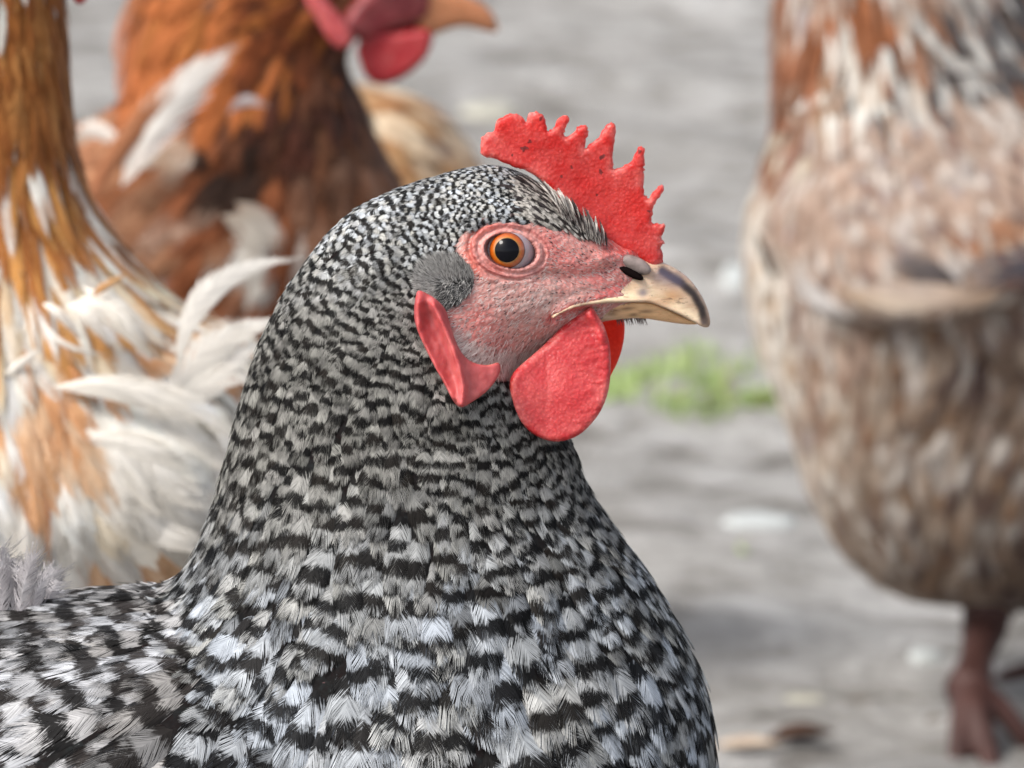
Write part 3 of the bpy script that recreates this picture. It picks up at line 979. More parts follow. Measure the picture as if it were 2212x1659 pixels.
        kind = 1 if (py < 460 and px > 1000) or brow or py < 560 and rng.random() < .5 else 0
        return c, d, (ph, st, fr), kind
    pl = Plumes()
    AN = [(a[0], a[1], a[2], a[3], a[4] * (1.15 + .30 * float(sm(700, 1300, a[1]))), a[5] * (1.0 + .06 * float(sm(900, 1300, a[1])))) for a in AN]
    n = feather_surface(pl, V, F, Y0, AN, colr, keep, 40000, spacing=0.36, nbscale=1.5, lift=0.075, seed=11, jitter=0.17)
    print('speckled feathers', n)
    bvh = BVHTree.FromPolygons([tuple(v) for v in V], F)
    # stray feather on the nape, split breast feather, pale fluffy saddle feathers at the far left
    def stray(pts, wd, Yc, light, dark, bars, nb, kind, plx=None, camber=.25):
        A_, B_, C_ = (W(q[0], q[1], Yc - (q[2] if len(q) > 2 else 0) * s) for q in pts)
        Bn = (C_ - A_).cross(Vector((0, -1, 0))).normalized()
        (plx or pl).add(A_, B_, C_, Bn, Vector((0, -1, 0)), wd * s, light, dark, bars, nb, kind, camber)
    # fine feathers standing up against the base of the comb
    for k in range(120):
        t = RNG.uniform(0, 1); bx_, by_ = lr((1205, 440), (1305, 532), t); bx_ += RNG.normal(0, 7); by_ += RNG.normal(0, 6)
        h_ = RNG.uniform(34, 70) * (1 - .35 * t); lean = -0.55 + .45 * t + RNG.normal(0, .12)
        c_ = [(0.62, 0.58, 0.52), (0.50, 0.45, 0.40), (0.07, 0.055, 0.05), (0.70, 0.66, 0.6)][k % 4]
        dd = float(np.interp(bx_, [1200, 1310], [96, 74]))
        stray([(bx_, by_, dd), (bx_ + lean * h_ * .55, by_ - h_ * .55, dd * .72), (bx_ + lean * h_ * 1.2, by_ - h_ * .95, dd * .42)], RNG.uniform(1.6, 3.2), Y0, c_, (0.05, 0.04, 0.04), (RNG.uniform(0, 1), .5, 1.3), 8, 1)
    for k in range(46):
        x0, g0 = RNG.uniform(-120, 105), RNG.uniform(0.75, 1.1)
        hgt = 150 * math.sqrt(max(.05, 1 - ((x0 + 10) / 150) ** 2))
        stray([(x0, 1345), (x0 + RNG.uniform(-8, 14), 1345 - hgt * .55), (x0 + RNG.uniform(-30, 45), 1345 - hgt * RNG.uniform(.8, 1.08))], RNG.uniform(16, 34),
              Y0 + RNG.uniform(-.004, .03), (0.62 * g0, 0.59 * g0, 0.60 * g0), (0.36 * g0, 0.33 * g0, 0.34 * g0), (RNG.uniform(0, 1), .5, 1), 30, 2)
    pl.build('plumage', M['plume'], root)

    # ---- comb
    comb = [(1150, 375), (1110, 362), (1075, 345), (1046, 338), (1037, 320), (1040, 298), (1054, 287), (1068, 282), (1074, 262), (1090, 250), (1106, 245),
            (1124, 250), (1136, 262), (1141, 247), (1158, 241), (1174, 250), (1180, 268), (1183, 283), (1196, 277), (1203, 262), (1214, 250), (1228, 253),
            (1226, 270), (1218, 288), (1222, 296), (1240, 285), (1250, 272), (1266, 271), (1271, 284), (1268, 300), (1262, 320), (1275, 312), (1298, 290), (1313, 268),
            (1326, 266), (1330, 285), (1326, 325), (1325, 362), (1345, 360), (1365, 345), (1376, 322), (1384, 316), (1393, 322), (1392, 352), (1390, 390), (1392, 415),
            (1400, 430), (1412, 415), (1424, 399), (1434, 402), (1428, 420), (1415, 440), (1410, 458), (1408, 478), (1420, 484), (1436, 484), (1434, 500), (1430, 514), (1436, 524), (1428, 536),
            (1432, 560), (1425, 580), (1405, 588), (1370, 560), (1320, 548), (1270, 510), (1215, 440)]
    skull = [(1040, 360), (1100, 385), (1160, 410), (1230, 460), (1290, 510), (1350, 545), (1430, 585)]
    def comb_t(px, py, d):
        base = np.exp(-(dist_line(px, py, skull) / 45) ** 2)
        t = (9 + 16 * base) * roundt(d, 12 + 10 * base)
        g = np.array([noise.noise(Vector((a / 7, b / 7, 0))) + .6 * noise.noise(Vector((a / 3.5, b / 3.5, 7))) + 2.2 * noise.noise(Vector((a / 45, b / 45, 3))) for a, b in zip(px, py)])
        return np.maximum(t + g * 0.75 * np.clip(d / 5, 0, 1), 0)
    poly = [tuple(q) for q in catmull(comb, 4, True)]
    poly = resample(poly, 4.5)
    cen = np.array(poly).mean(0)
    pj = []
    for i, q in enumerate(poly):
        a_, b_ = np.array(poly[i - 1]), np.array(poly[(i + 1) % len(poly)])
        t = b_ - a_; nn = np.array([t[1], -t[0]]) / (np.hypot(*t) + 1e-6)
        pj.append(tuple(np.array(q) + nn * RNG.normal(0, 1.1)))
    Vc, Fc, _ = relief(pj, 3.2, comb_t, Y0, smooth_k=0)
    # the blade leans a little
    o = mk('comb', Vc, Fc, M['comb'], root, True, {'edge': ('FLOAT', np.exp(-last_d / 9) * .8)}); weld(o)

    # ---- beak
    upper = [(1392, 556), (1428, 566), (1462, 582), (1492, 606), (1514, 636), (1528, 666), (1534, 692), (1531, 704), (1520, 704), (1500, 692), (1470, 676),
             (1440, 660), (1405, 645), (1360, 641), (1310, 640), (1265, 640), (1225, 648), (1192, 664), (1200, 652), (1235, 634), (1290, 620), (1330, 612), (1345, 590)]
    culmen = [(1330, 545), (1392, 553), (1428, 564), (1462, 580), (1492, 604), (1514, 634), (1528, 664), (1536, 692), (1536, 710)]
    def up_t(px, py, d):
        w = np.interp(px, [1190, 1230, 1290, 1360, 1430, 1480, 1515, 1535], [140, 130, 106, 72, 48, 32, 20, 9])
        dc = dist_line(px, py, culmen)
        t = w * roundt(dc, np.maximum(w * 1.6, 14)) * np.where(px < 1300, 1, 1)
        t += 9 * np.exp(-(dist_line(px, py, [(1200, 662), (1240, 641), (1310, 632), (1400, 637), (1470, 668), (1515, 697)]) / 6) ** 2)
        return t * (0.93 + 0.07 * roundt(d, 6))
    Vb, Fb, q2 = relief(upper, 3.5, up_t, Y0, smooth_k=3)
    bx, by = q2[:, 0], q2[:, 1]
    horn = np.tile([0.60, 0.44, 0.32], (len(Vb), 1))
    def ht(w, col):
        nonlocal horn
        w = np.clip(w, 0, 1)[:, None]; horn = horn * (1 - w) + np.array(col) * w
    ht(0.8 * np.exp(-(dist_line(bx, by, [(1290, 626), (1400, 624), (1440, 640), (1500, 680)]) / 14) ** 2), (0.84, 0.70, 0.50))
    ht(0.75 * np.exp(-(((bx - 1450) / 22) ** 2 + ((by - 632) / 16) ** 2)), (0.56, 0.30, 0.14))
    ht(0.95 * np.exp(-(dist_line(bx, by, [(1430, 580), (1470, 606), (1498, 632), (1515, 663), (1521, 688)]) / 9.5) ** 4), (0.010, 0.008, 0.014))
    ht(0.7 * np.exp(-(dist_line(bx, by, [(1425, 590), (1460, 600)]) / 18) ** 2), (0.10, 0.09, 0.14))
    ht(0.8 * np.exp(-(((bx - 1388) / 12) ** 2 + ((by - 622) / 10) ** 2)), (0.14, 0.13, 0.20))
    ht(0.8 * np.exp(-(dist_line(bx, by, [(1524, 690), (1532, 702)]) / 9) ** 2), (0.16, 0.11, 0.09))
    ht(0.8 * np.exp(-(dist_line(bx, by, [(1470, 585), (1500, 610), (1527, 655), (1536, 690)]) / 4) ** 2), (0.46, 0.32, 0.27))
    ht(0.75 * np.exp(-(dist_line(bx, by, [(1240, 645), (1310, 641), (1400, 646), (1450, 666), (1500, 693)]) / 3) ** 2), (0.22, 0.13, 0.07))
    ht(0.6 * np.exp(-(dist_line(bx, by, [(1400, 640), (1440, 645)]) / 9) ** 2), (0.45, 0.27, 0.16))
    o = mk('upper_beak', Vb, Fb, M['beak'], root, True, {'horn': ('FLOAT_COLOR', np.hstack([horn, np.ones((len(Vb), 1))]))}); weld(o)
    lower = [(1262, 646), (1310, 644), (1360, 645), (1405, 649), (1440, 664), (1475, 682), (1506, 698), (1480, 699), (1440, 692), (1400, 684), (1360, 681),
             (1320, 684), (1285, 686), (1270, 690)]
    keel = [(1262, 700), (1320, 696), (1380, 690), (1440, 697), (1520, 704)]
    def lo_t(px, py, d):
        w = np.interp(px, [1262, 1310, 1400, 1470, 1510], [86, 72, 46, 24, 6])
        return w * roundt(dist_line(px, py, keel), np.maximum(w * .7, 10)) * 0.93
    Vb, Fb, q2 = relief(lower, 3.5, lo_t, Y0, smooth_k=3)
    bx, by = q2[:, 0], q2[:, 1]
    horn = np.tile([0.70, 0.45, 0.25], (len(Vb), 1))
    ht(0.75 * np.exp(-(((bx - 1300) / 40) ** 2 + ((by - 676) / 10) ** 2)), (0.56, 0.44, 0.34))
    for (cx_, cy_, rx_) in ((1290, 652, 22), (1325, 660, 18), (1355, 657, 14), (1395, 665, 16), (1320, 668, 12), (1368, 672, 10)):
        ht(0.75 * np.exp(-(((bx - cx_) / rx_) ** 2 + ((by - cy_) / 4) ** 2)), (0.10, 0.055, 0.035))
    o = mk('lower_beak', Vb, Fb, M['beak'], root, True, {'horn': ('FLOAT_COLOR', np.hstack([horn, np.ones((len(Vb), 1))]))}); weld(o)

    # ---- nostrils on both sides: flap, and a dark solid painting the slit's shade
    def surf_Y(px, py, default):
        h = ray(px, py, bvh)
        return h[0].y if h[0] is not None else default
    def ell(cx, cy, rx, ry, a, n=22):
        return [(cx + rx * math.cos(t) * math.cos(a) - ry * math.sin(t) * math.sin(a), cy + rx * math.cos(t) * math.sin(a) + ry * math.sin(t) * math.cos(a))
                for t in [2 * math.pi * i / n for i in range(n)]]
    yn = surf_Y(1366, 586, Y0 - 60 * s)
    for side in (0, 1):
        V1, F1, _ = relief(ell(1372, 572, 37, 17, math.radians(24)), 3, lambda px, py, d: 11 * roundt(d, 18) + 1, yn + 4 * s, back=lambda px, py, d: d * 0 + 8, smooth_k=0)
        V2, F2, _ = relief(ell(1362, 589, 31, 8.5, math.radians(27)), 2.5, lambda px, py, d: 10 * roundt(d, 8) + 4, yn - 3 * s, back=lambda px, py, d: d * 0 + 6, smooth_k=0)
        if side: (V1, F1), (V2, F2) = mirror(V1, F1, Y0), mirror(V2, F2, Y0)
        a1 = mk('nostril_flap', V1, F1, M['operculum'], root); weld(a1)
        a2 = mk('nostril', V2, F2, M['slit_shade'], root); weld(a2)

    # ---- eyes
    hp = eye_hit[0]
    ctr = hp + (hp - Vector((0, 0, CAM_H))).normalized() * 51 * s
    R = 62 * s
    view = (Vector((0, 0, CAM_H)) - ctr).normalized()
    def cap(center, R, dirv, half, n=48, m=14, bulge=0.0, ref=None):
        ref = ref or half
        dirv = dirv.normalized(); a = dirv.cross(Vector((0, 0, 1))).normalized(); b = a.cross(dirv)
        V, F, rad = [tuple(center + dirv * (R + bulge))], [], [0.0]
        for i in range(1, m + 1):
            th = half * i / m
            for j in range(n):
                g = 2 * math.pi * j / n
                V.append(tuple(center + (dirv * math.cos(th) + (a * math.cos(g) + b * math.sin(g)) * math.sin(th)) * R + dirv * bulge * (1 - (th / ref) ** 2)))
                rad.append(i / m)
        for j in range(n): F.append((0, 1 + j, 1 + (j + 1) % n))
        for i in range(m - 1):
            for j in range(n):
                F.append((1 + i * n + j, 1 + (i + 1) * n + j, 1 + (i + 1) * n + (j + 1) % n, 1 + i * n + (j + 1) % n))
        return V, F, rad
    look = (W(1097, 539, ctr.y) - ctr)                       # small offset so the iris sits at its place
    for side in (0, 1):
        def place(VF):
            Vv, Ff = np.array(VF[0]), VF[1]
            return mirror(Vv, Ff, Y0) if side else (Vv, Ff)
        Ve, Fe, _ = cap(ctr, R, view, math.pi * 0.98, 48, 30)
        e = mk('eye', *place((Ve, Fe)), M['membrane'], root)
        pdir = (view + Vector((-3.0 * s / R, 0, 0.5 * s / R)))
        Vi, Fi, ri = cap(ctr, R * 1.006, pdir, math.asin(38 / 62), 56, 16, 7 * s)
        mk('iris', *place((Vi, Fi)), M['iris'], e, True, {'rad': ('FLOAT', ri)})
        Vp, Fp, _ = cap(ctr, R * 1.016, pdir, math.asin(25.5 / 62), 48, 10, 7 * s, math.asin(38 / 62))
        mk('pupil', *place((Vp, Fp)), M['pupil'], e)

    # ---- wattles
    wat = [(1262, 672), (1278, 664), (1290, 680), (1306, 706), (1317, 745), (1319, 790), (1314, 835), (1300, 872), (1278, 902), (1250, 926), (1218, 938), (1185, 938), (1150, 922),
           (1122, 895), (1106, 862), (1101, 822), (1110, 795), (1140, 770), (1180, 738), (1220, 700)]
    def wat_t(px, py, d):
        rim = 1.5 * np.exp(-((d - 9) / 7) ** 2)
        wv = np.array([noise.noise(Vector((a / 30, b / 6.5, 0))) * float(sm(1190, 1290, a)) * 3.2 + .8 * noise.noise(Vector((a / 8, b / 8, 2))) + 4 * noise.noise(Vector((a / 60, b / 60, 5))) for a, b in zip(px, py)])
        t = 13 * roundt(d, 18) + rim + wv * np.clip(d / 6, 0, 1) + 8 * np.exp(-(((px - 1215) / 70) ** 2 + ((py - 830) / 70) ** 2))
        t += 7 * np.exp(-(dist_line(px, py, [(1272, 672), (1290, 700), (1300, 730)]) / 8) ** 2)
        return np.maximum(t, 0)
    yw = min(surf_Y(1180, 760, Y0), surf_Y(1230, 700, Y0), surf_Y(1150, 790, Y0)) - 6 * s
    Vw, Fw, q2 = relief(wat, 3.6, wat_t, yw, smooth_k=3)
    Vw[:, 1] -= np.clip(q2[:, 1] - 700, 0, 400) * 0.30 * s + np.clip(1180 - q2[:, 0], 0, 200) * 0.25 * s
    o = mk('wattle', Vw, Fw, M['wattle'], root, True, {'edge': ('FLOAT', np.exp(-last_d / 9) * .5)}); weld(o)
    wat2 = [(1290, 676), (1330, 676), (1347, 688), (1349, 720), (1344, 752), (1334, 782), (1321, 808), (1300, 850), (1270, 885), (1235, 900), (1195, 890), (1165, 860), (1160, 800), (1200, 730)]
    Vw, Fw, _ = relief(wat2, 4, lambda px, py, d: 12 * roundt(d, 14) + 1.5 * np.sin(px * .5) * np.sin(py * .6) * np.clip(d / 6, 0, 1), Y0 + 80 * s, smooth_k=3)
    o = mk('wattle', Vw, Fw, M['backlit_wattle'], root); weld(o)

    # ---- long red ear lobes with their fold
    lobe = [(903, 628), (922, 634), (941, 646), (962, 668), (974, 706), (988, 743), (1006, 770), (1030, 784), (1056, 788), (1076, 784), (1081, 798), (1072, 820), (1048, 846), (1016, 866), (996, 874), (980, 862),
            (958, 822), (934, 780), (906, 724), (895, 688), (896, 652)]
    def lobe_t(px, py, d):
        t = 9 * roundt(d, 16) * (1 - .6 * sm(990, 1070, px))
        t += 30 * np.exp(-(dist_line(px, py, [(938, 652), (958, 695), (977, 738), (993, 785), (1001, 825), (998, 860)]) / 9) ** 2)
        t += 20 * np.exp(-(dist_line(px, py, [(903, 650), (903, 705), (922, 755), (950, 800), (978, 850)]) / 10) ** 2)
        t -= 5 * np.exp(-(dist_line(px, py, [(922, 660), (940, 712), (962, 762), (976, 806)]) / 8) ** 2)
        wv = np.array([noise.noise(Vector((a / 13, b / 26, 0))) * 3 + noise.noise(Vector((a / 6, b / 6, 0))) for a, b in zip(px, py)])
        return np.maximum(t + wv, 3.5) * np.clip(d / 4, 0, 1)
    yl = min(surf_Y(940, 740, Y0), surf_Y(1000, 820, Y0), surf_Y(980, 700, Y0)) - 8 * s
    Vl, Fl, q2 = relief(lobe, 3.4, lobe_t, yl, smooth_k=3)
    Vl[:, 1] -= np.clip(q2[:, 1] - 680, 0, 400) * 0.16 * s - np.clip(q2[:, 0] - 1000, 0, 90) * 0.28 * s
    o = mk('ear_lobe', Vl, Fl, M['lobe'], root); weld(o)
    o = mk('ear_lobe', *mirror(Vl, Fl, Y0), M['lobe'], root); weld(o)

    # ---- grey ear tufts, face bristles
    rng = np.random.default_rng(21)
    def on_skin(px, py):
        h = ray(px, py, bvh)
        return (h[0], h[1]) if h[0] is not None and h[0].y < Y0 + .01 else (None, None)
    sp_t, sp_b = [], []
    for _ in range(5200):
        r_, g = math.sqrt(rng.random()), rng.uniform(0, 6.283)
        px, py = EAR[0] + 62 * r_ * math.cos(g), EAR[1] + 4 + 51 * r_ * math.sin(g)
        P, n = on_skin(px, py)
        if P is None: continue
        d2 = Vector((-0.6 * 1 + 0.5 * math.cos(g), 0, 0.35 - 0.9 * math.sin(g) + rng.normal(0, .3)))
        d = (d2 - n * d2.dot(n)).normalized(); d = (d + n * rng.uniform(.25, .8)).normalized()
        blk = rng.random() < (0.10 + 0.5 * float(py > 610 and px > 950))
        c = (0.03, 0.03, 0.03) if blk else lr((0.20, 0.19, 0.18), (0.68, 0.66, 0.62), rng.random() ** 1.3)
        bul = 9 * math.sqrt(max(0, 1 - r_ * r_))
        sp_t.append((P + n * bul * s, d, n, rng.uniform(12, 22) * s, rng.uniform(.45, .8) * s, c))
    for _ in range(5200):
        px, py = rng.uniform(970, 1400), rng.uniform(475, 815)
        if not in_poly([px], [py], FACE)[0]: continue
        if math.hypot((px - 1102) / 88, (py - 542) / 66) < 1: continue
        P, n = on_skin(px, py)
        if P is None: continue
        jaw = float(sm(700, 770, py - 0.25 * (1180 - px) * (px < 1180)))
        d2 = Vector((-.8 + .6 * jaw * 0 + rng.normal(0, .25), 0, -.35 - .5 * jaw + rng.normal(0, .25)))
        if px > 1180 and py < 640: d2 = Vector((-.9, 0, .25 + rng.normal(0, .2)))
        d = (d2 - n * d2.dot(n)).normalized(); d = (d + n * .2).normalized()
        dk_ = rng.random() < .14
        c = (0.03, 0.02, 0.02) if dk_ else lr((0.5, 0.38, 0.34), (0.8, 0.7, 0.66), rng.random())
        sp_b.append((P, d, n, (rng.uniform(5, 9) if dk_ else rng.uniform(6, 13) + 22 * jaw * rng.random()) * s, (rng.uniform(.8, 1.2) if dk_ else rng.uniform(.4, .75)) * s, c))
    for _ in range(1500):                                    # longer pale hairs under the jaw
        t = rng.random(); px, py = lr((990, 735), (1260, 700), t); py += 60 * math.sin(math.pi * t) ** .8 + rng.normal(0, 16)
        P, n = on_skin(px, py)
        if P is None: continue
        d2 = Vector((-.85, 0, -.45 + rng.normal(0, .2))); d = (d2 - n * d2.dot(n)).normalized(); d = (d + n * .22).normalized()
        c = lr((0.5, 0.33, 0.29), (0.9, 0.78, 0.72), rng.random())
        sp_b.append((P, d, n, rng.uniform(18, 36) * s, rng.uniform(.4, .8) * s, c))
    for _ in range(90):                                      # bristles under the chin
        px = rng.uniform(1330, 1392); P = W(px, 680 + rng.normal(0, 1), Y0 - rng.uniform(-10, 20) * s)
        d = Vector((.25 + rng.normal(0, .15), 0, -1)).normalized()
        sp_b.append((P, d, Vector((0, -1, 0)), rng.uniform(10, 28) * s, .8 * s, (0.10, 0.07, 0.06)))
    def mir(sp): return [(Vector((P.x, 2 * Y0 - P.y, P.z)), Vector((d.x, -d.y, d.z)), Vector((n.x, -n.y, n.z)), l, w, c) for (P, d, n, l, w, c) in sp]
    hairs(sp_t, 'ear_tuft', M['hair'], root)
    hairs(mir(sp_t), 'ear_tuft', M['hair'], root)
    hairs(sp_b + mir(sp_b), 'face_bristles', M['hair'], root)

    # ---- legs (below the frame)
    for dy in (-1, 1):
        hip = W(650, 2600, Y0 + dy * 330 * s); hock = W(560, 3100, Y0 + dy * 330 * s)
        yy = Y0 + dy * 330 * s
        fx = W(650, 2600, yy).x; f = Vector((fx, yy, 0.012))
        hen_leg(hip, Vector((fx - .03, yy, .085)), f, [(fx + .06, yy, .004), (fx + .045, yy - .035, .004), (fx + .045, yy + .035, .004)], (fx - .03, yy, .004), 0.006, M['shank_pale'], root)
    return root
speckled_hen()

# ================================================================== hens behind
def pal(rng, items):
    w = np.array([i[0] for i in items]); k = rng.choice(len(items), p=w / w.sum())
    return items[k][1], items[k][2]

def blot_color(blots, default, kinds):
    def f(px, py, rng):
        best, bi = 1e9, default
        for (bx, by, r1, r2, p_) in blots:
            d = math.hypot((px - bx) / r1, (py - by) / r2) + rng.normal(0, .2)
            if d < 1 and d < best: best, bi = d, p_
        c, d = pal(rng, bi)
        q = rng.uniform(.82, 1.15)
        return tuple(min(.92, x * q) for x in c), d, (rng.uniform(0, 1), rng.uniform(.2, .6), 1.2), kinds(px, py)
    return f

RUST = (0.34, 0.115, 0.030); RUSTD = (0.16, 0.045, 0.014); WHT = (0.93, 0.89, 0.82); CRM = (0.86, 0.70, 0.50); TAN = (0.48, 0.30, 0.17)
DK = (0.035, 0.018, 0.012); ORG = (0.50, 0.21, 0.06); BRN = (0.16, 0.06, 0.03)

def head_parts(root, Yc, ox, oy, k, comb_mat, wat_mat):
    """simple hen head facing right: its own skull loft must already be part of the body; here comb, wattles, beak, eye.
    (ox, oy) is where the beak base sits, k the size."""
    s = scl(Yc)
    T = lambda pts: [(ox + a * k, oy + b * k) for a, b in pts]
    comb = T([(-330, -120), (-360, -190), (-330, -250), (-290, -225), (-270, -275), (-235, -225), (-205, -265), (-175, -205), (-140, -235), (-115, -165), (-80, -185), (-60, -115), (-20, -110), (0, -40), (-60, -20), (-200, -70)])
    Vc, Fc, _ = relief(comb, 9, lambda x, y, d: 14 * k * roundt(d, 16 * k), Yc, smooth_k=2)
    o = mk('comb', Vc, Fc, comb_mat, root); weld(o)
    return T

# ---------------- rust and white hen at the left
def white_hen():
    Yc = 1.86; s = scl(Yc)
    root = thing('hen', 'rust and white hen at the left edge with loose curling white feathers', 'hen', (W(0, 900, Yc).x, Yc, 0), 'hens in the yard')
    neck = [(-60, -560, 40, -420, 60), (-150, -500, 150, -330, 110), (-175, -380, 160, -250, 125), (-190, -200, 138, -130, 130), (-200, -20, 140, 0, 135), (-215, 150, 148, 170, 145),
            (-240, 300, 156, 320, 165), (-280, 430, 190, 440, 200), (-340, 540, 250, 530, 250), (-430, 660, 350, 640, 310), (-520, 800, 470, 760, 370), (-600, 950, 560, 940, 410), (-600, 1150, 560, 1120, 420), (-500, 1350, 500, 1300, 380)]
    body = [(560, 760, 600, 1150, 200), (470, 700, 480, 1260, 330), (300, 690, 300, 1330, 400), (0, 690, 0, 1380, 440), (-350, 700, -350, 1370, 440), (-700, 720, -700, 1280, 380), (-1000, 640, -1000, 1050, 230), (-1250, 400, -1250, 600, 60)]
    me = remesh(join(loft(neck, Yc), loft(body, Yc)), 0.003, 8); V, F = arrays(me); bpy.data.meshes.remove(me)
    mk('body', V, F, M['under_white'], root)
    AN = [(60, 0, 0, 1, 120, 14), (60, 250, .02, 1, 190, 16), (-100, 300, -.2, 1, 190, 16), (130, 400, .25, .97, 200, 16), (0, 550, .0, 1, 230, 20), (250, 560, .55, .83, 200, 20), (-250, 600, -.4, .9, 220, 22),
          (120, 700, .35, .94, 150, 32), (330, 700, .7, .7, 140, 34), (450, 800, .5, .85, 190, 60), (300, 900, .85, .5, 260, 78), (60, 850, .1, 1, 150, 40), (80, 1050, .25, .97, 280, 62), (300, 1100, .8, .5, 280, 80), (450, 1050, .7, .6, 260, 80),
          (200, 1220, .2, 1, 160, 40), (-300, 1000, -.3, .9, 260, 80), (-900, 800, -.9, .3, 260, 70), (300, 1350, .1, 1, 150, 50)]
    hk = [(5, (0.46, 0.18, 0.05), (0.28, 0.09, 0.025)), (3, WHT, ORG), (3, (0.62, 0.30, 0.09), (0.4, 0.15, 0.04))]
    hk2 = [(1.8, (0.70, 0.38, 0.14), ORG), (5, WHT, CRM), (2.5, (0.9, 0.76, 0.56), (0.75, 0.45, 0.2))]
    wt = [(9, WHT, (0.90, 0.85, 0.76)), (.6, (0.9, 0.8, 0.64), CRM)]
    rust = [(4, (0.74, 0.42, 0.22), (0.62, 0.30, 0.13)), (2.5, (0.84, 0.60, 0.40), (0.7, 0.4, 0.2))]
    blots = [(40, 100, 260, 260, [(5, (0.40, 0.15, 0.04), (0.24, 0.07, 0.02)), (3, (0.52, 0.23, 0.07), RUST)]), (60, 370, 300, 200, hk), (120, 590, 420, 130, hk2), (60, 640, 150, 70, rust), (300, 650, 160, 50, [(3, CRM, ORG), (2, TAN, ORG)]),
             (80, 860, 95, 110, rust), (270, 725, 110, 40, rust), (230, 1205, 120, 60, rust), (320, 1250, 150, 60, [(1, TAN, RUST)])]
    pl = Plumes()
    AN = [(a[0], a[1], a[2], a[3], a[4], a[5] * (.62 if a[1] > 690 else 1)) for a in AN]
    f = blot_color(blots, wt, lambda px, py: 1 if py < 660 else 0)
    n = feather_surface(pl, V, F, Yc, AN, f, lambda x, y: (y > -420) | (x < 0), 9000, spacing=0.27, nbscale=0.75, lift=0.08, seed=31)
    print('white hen feathers', n)
    def stray(a, b, c, wd, light=WHT, dark=(.88, .84, .76), kind=1, dep=330, cam_=.5, nb=36):
        A_, B_, C_ = (W(q[0], q[1], Yc - (dep + (q[2] if len(q) > 2 else 0)) * s) for q in (a, b, c))
        Bn = (C_ - A_).cross(Vector((0, -1, 0))).normalized()
        pl.add(A_, B_, C_, Bn, Vector((0, -1, 0)), wd * s, light, dark, (0, .15, 1), nb, kind, cam_)
    # white curved feathers beside the speckled neck
    stray((385, 815), (445, 635), (618, 558), 30, dep=300, cam_=.1)
    stray((380, 840), (455, 745), (560, 700), 42, dep=300, kind=0, cam_=.1)
    stray((395, 860), (480, 740), (600, 690), 26, dep=290, cam_=.1)
    stray((400, 900), (470, 800), (560, 740), 34, dep=290, cam_=.1)
    stray((330, 900), (440, 830), (540, 800), 36, dep=300, kind=0, cam_=.1)
    # the loose tuft
    stray((170, 655), (250, 680, 30), (345, 765), 34, dep=330, kind=0)
    stray((210, 640), (280, 700, 30), (330, 770), 24, dep=345, kind=0)
    stray((150, 655), (195, 690, 20), (240, 745), 18, dep=340)
    stray((230, 765), (140, 745, 30), (85, 685), 7, dep=360)
    stray((90, 770), (75, 720, 30), (62, 655), 6, dep=365)
    stray((92, 655), (130, 680, 30), (180, 735), 13, dep=360)
    stray((200, 640), (225, 620, 20), (275, 590), 10, (0.72, 0.42, 0.2), ORG, dep=345)
    stray((150, 790), (170, 820, 20), (210, 870), 10, (0.6, 0.3, 0.15), ORG, dep=345)
    stray((0, 820), (40, 790, 20), (90, 750), 12, dep=350)
    # broad breast feathers
    for (a, b, c, w_) in (((190, 820), (320, 850, 10), (455, 900), 62), ((180, 950), (290, 960, 10), (400, 990), 55), ((60, 950), (90, 1060, 10), (140, 1160), 26), ((130, 930), (170, 1030, 10), (220, 1130), 40),
                          ((200, 1040), (320, 1050, 10), (450, 1090), 60), ((230, 1120), (340, 1150, 10), (440, 1180), 55), ((20, 1000), (35, 1080, 10), (80, 1180), 34), ((-20, 880), (10, 950), (30, 1020), 38)):
        for q in range(3):
            o_ = RNG.uniform(-16, 16, 4)
            stray((a[0] + o_[0], a[1] + o_[1]), b, (c[0] + o_[2], c[1] + o_[3]), w_ * .5, dep=374 + q * 4, kind=0, cam_=.06, nb=48)
    pl.build('plumage', M['plume_soft'], root)
    # head above the picture; only the tip of its wattle comes into view
    wv = [(120, -210), (150, -200), (190, -130), (198, -60), (192, -12), (178, 8), (160, 2), (148, -40), (130, -120)]
    for dy in (-60, 60):
        Vw, Fw, _ = relief(wv, 7, lambda x, y, d: 12 * roundt(d, 14), Yc + dy * s, smooth_k=3)
        o = mk('wattle', Vw, Fw, M['dull_red'], root); weld(o)
    cb = [(-80, -480), (-100, -600), (-40, -560), (-10, -660), (40, -590), (80, -660), (110, -560), (160, -560), (170, -420), (100, -400)]
    Vc, Fc, _ = relief(cb, 9, lambda x, y, d: 14 * roundt(d, 16), Yc, smooth_k=2)
    o = mk('comb', Vc, Fc, M['comb'], root); weld(o)
    bk = [(130, -330), (200, -330), (270, -290), (300, -240), (270, -235), (200, -245), (130, -250)]
    Vc, Fc, q2 = relief(bk, 7, lambda x, y, d: np.interp(x, [130, 300], [60, 8]) * roundt(d, 30), Yc, smooth_k=3)
    o = mk('beak', Vc, Fc, M['beak'], root, True, {'horn': ('FLOAT_COLOR', np.tile([0.55, 0.4, 0.2, 1], (len(Vc), 1)))}); weld(o)
    for dy in (-1, 1):
        yy = Yc + dy * 200 * s; fx = W(-50, 1300, yy).x
        hen_leg(W(-50, 1250, yy), Vector((fx - .03, yy, .085)), Vector((fx, yy, .012)), [(fx + .06, yy, .004), (fx + .045, yy - .035, .004), (fx + .045, yy + .035, .004)], (fx - .03, yy, .004), 0.006, M['shank_pale'], root, voxel=0.002)
white_hen()

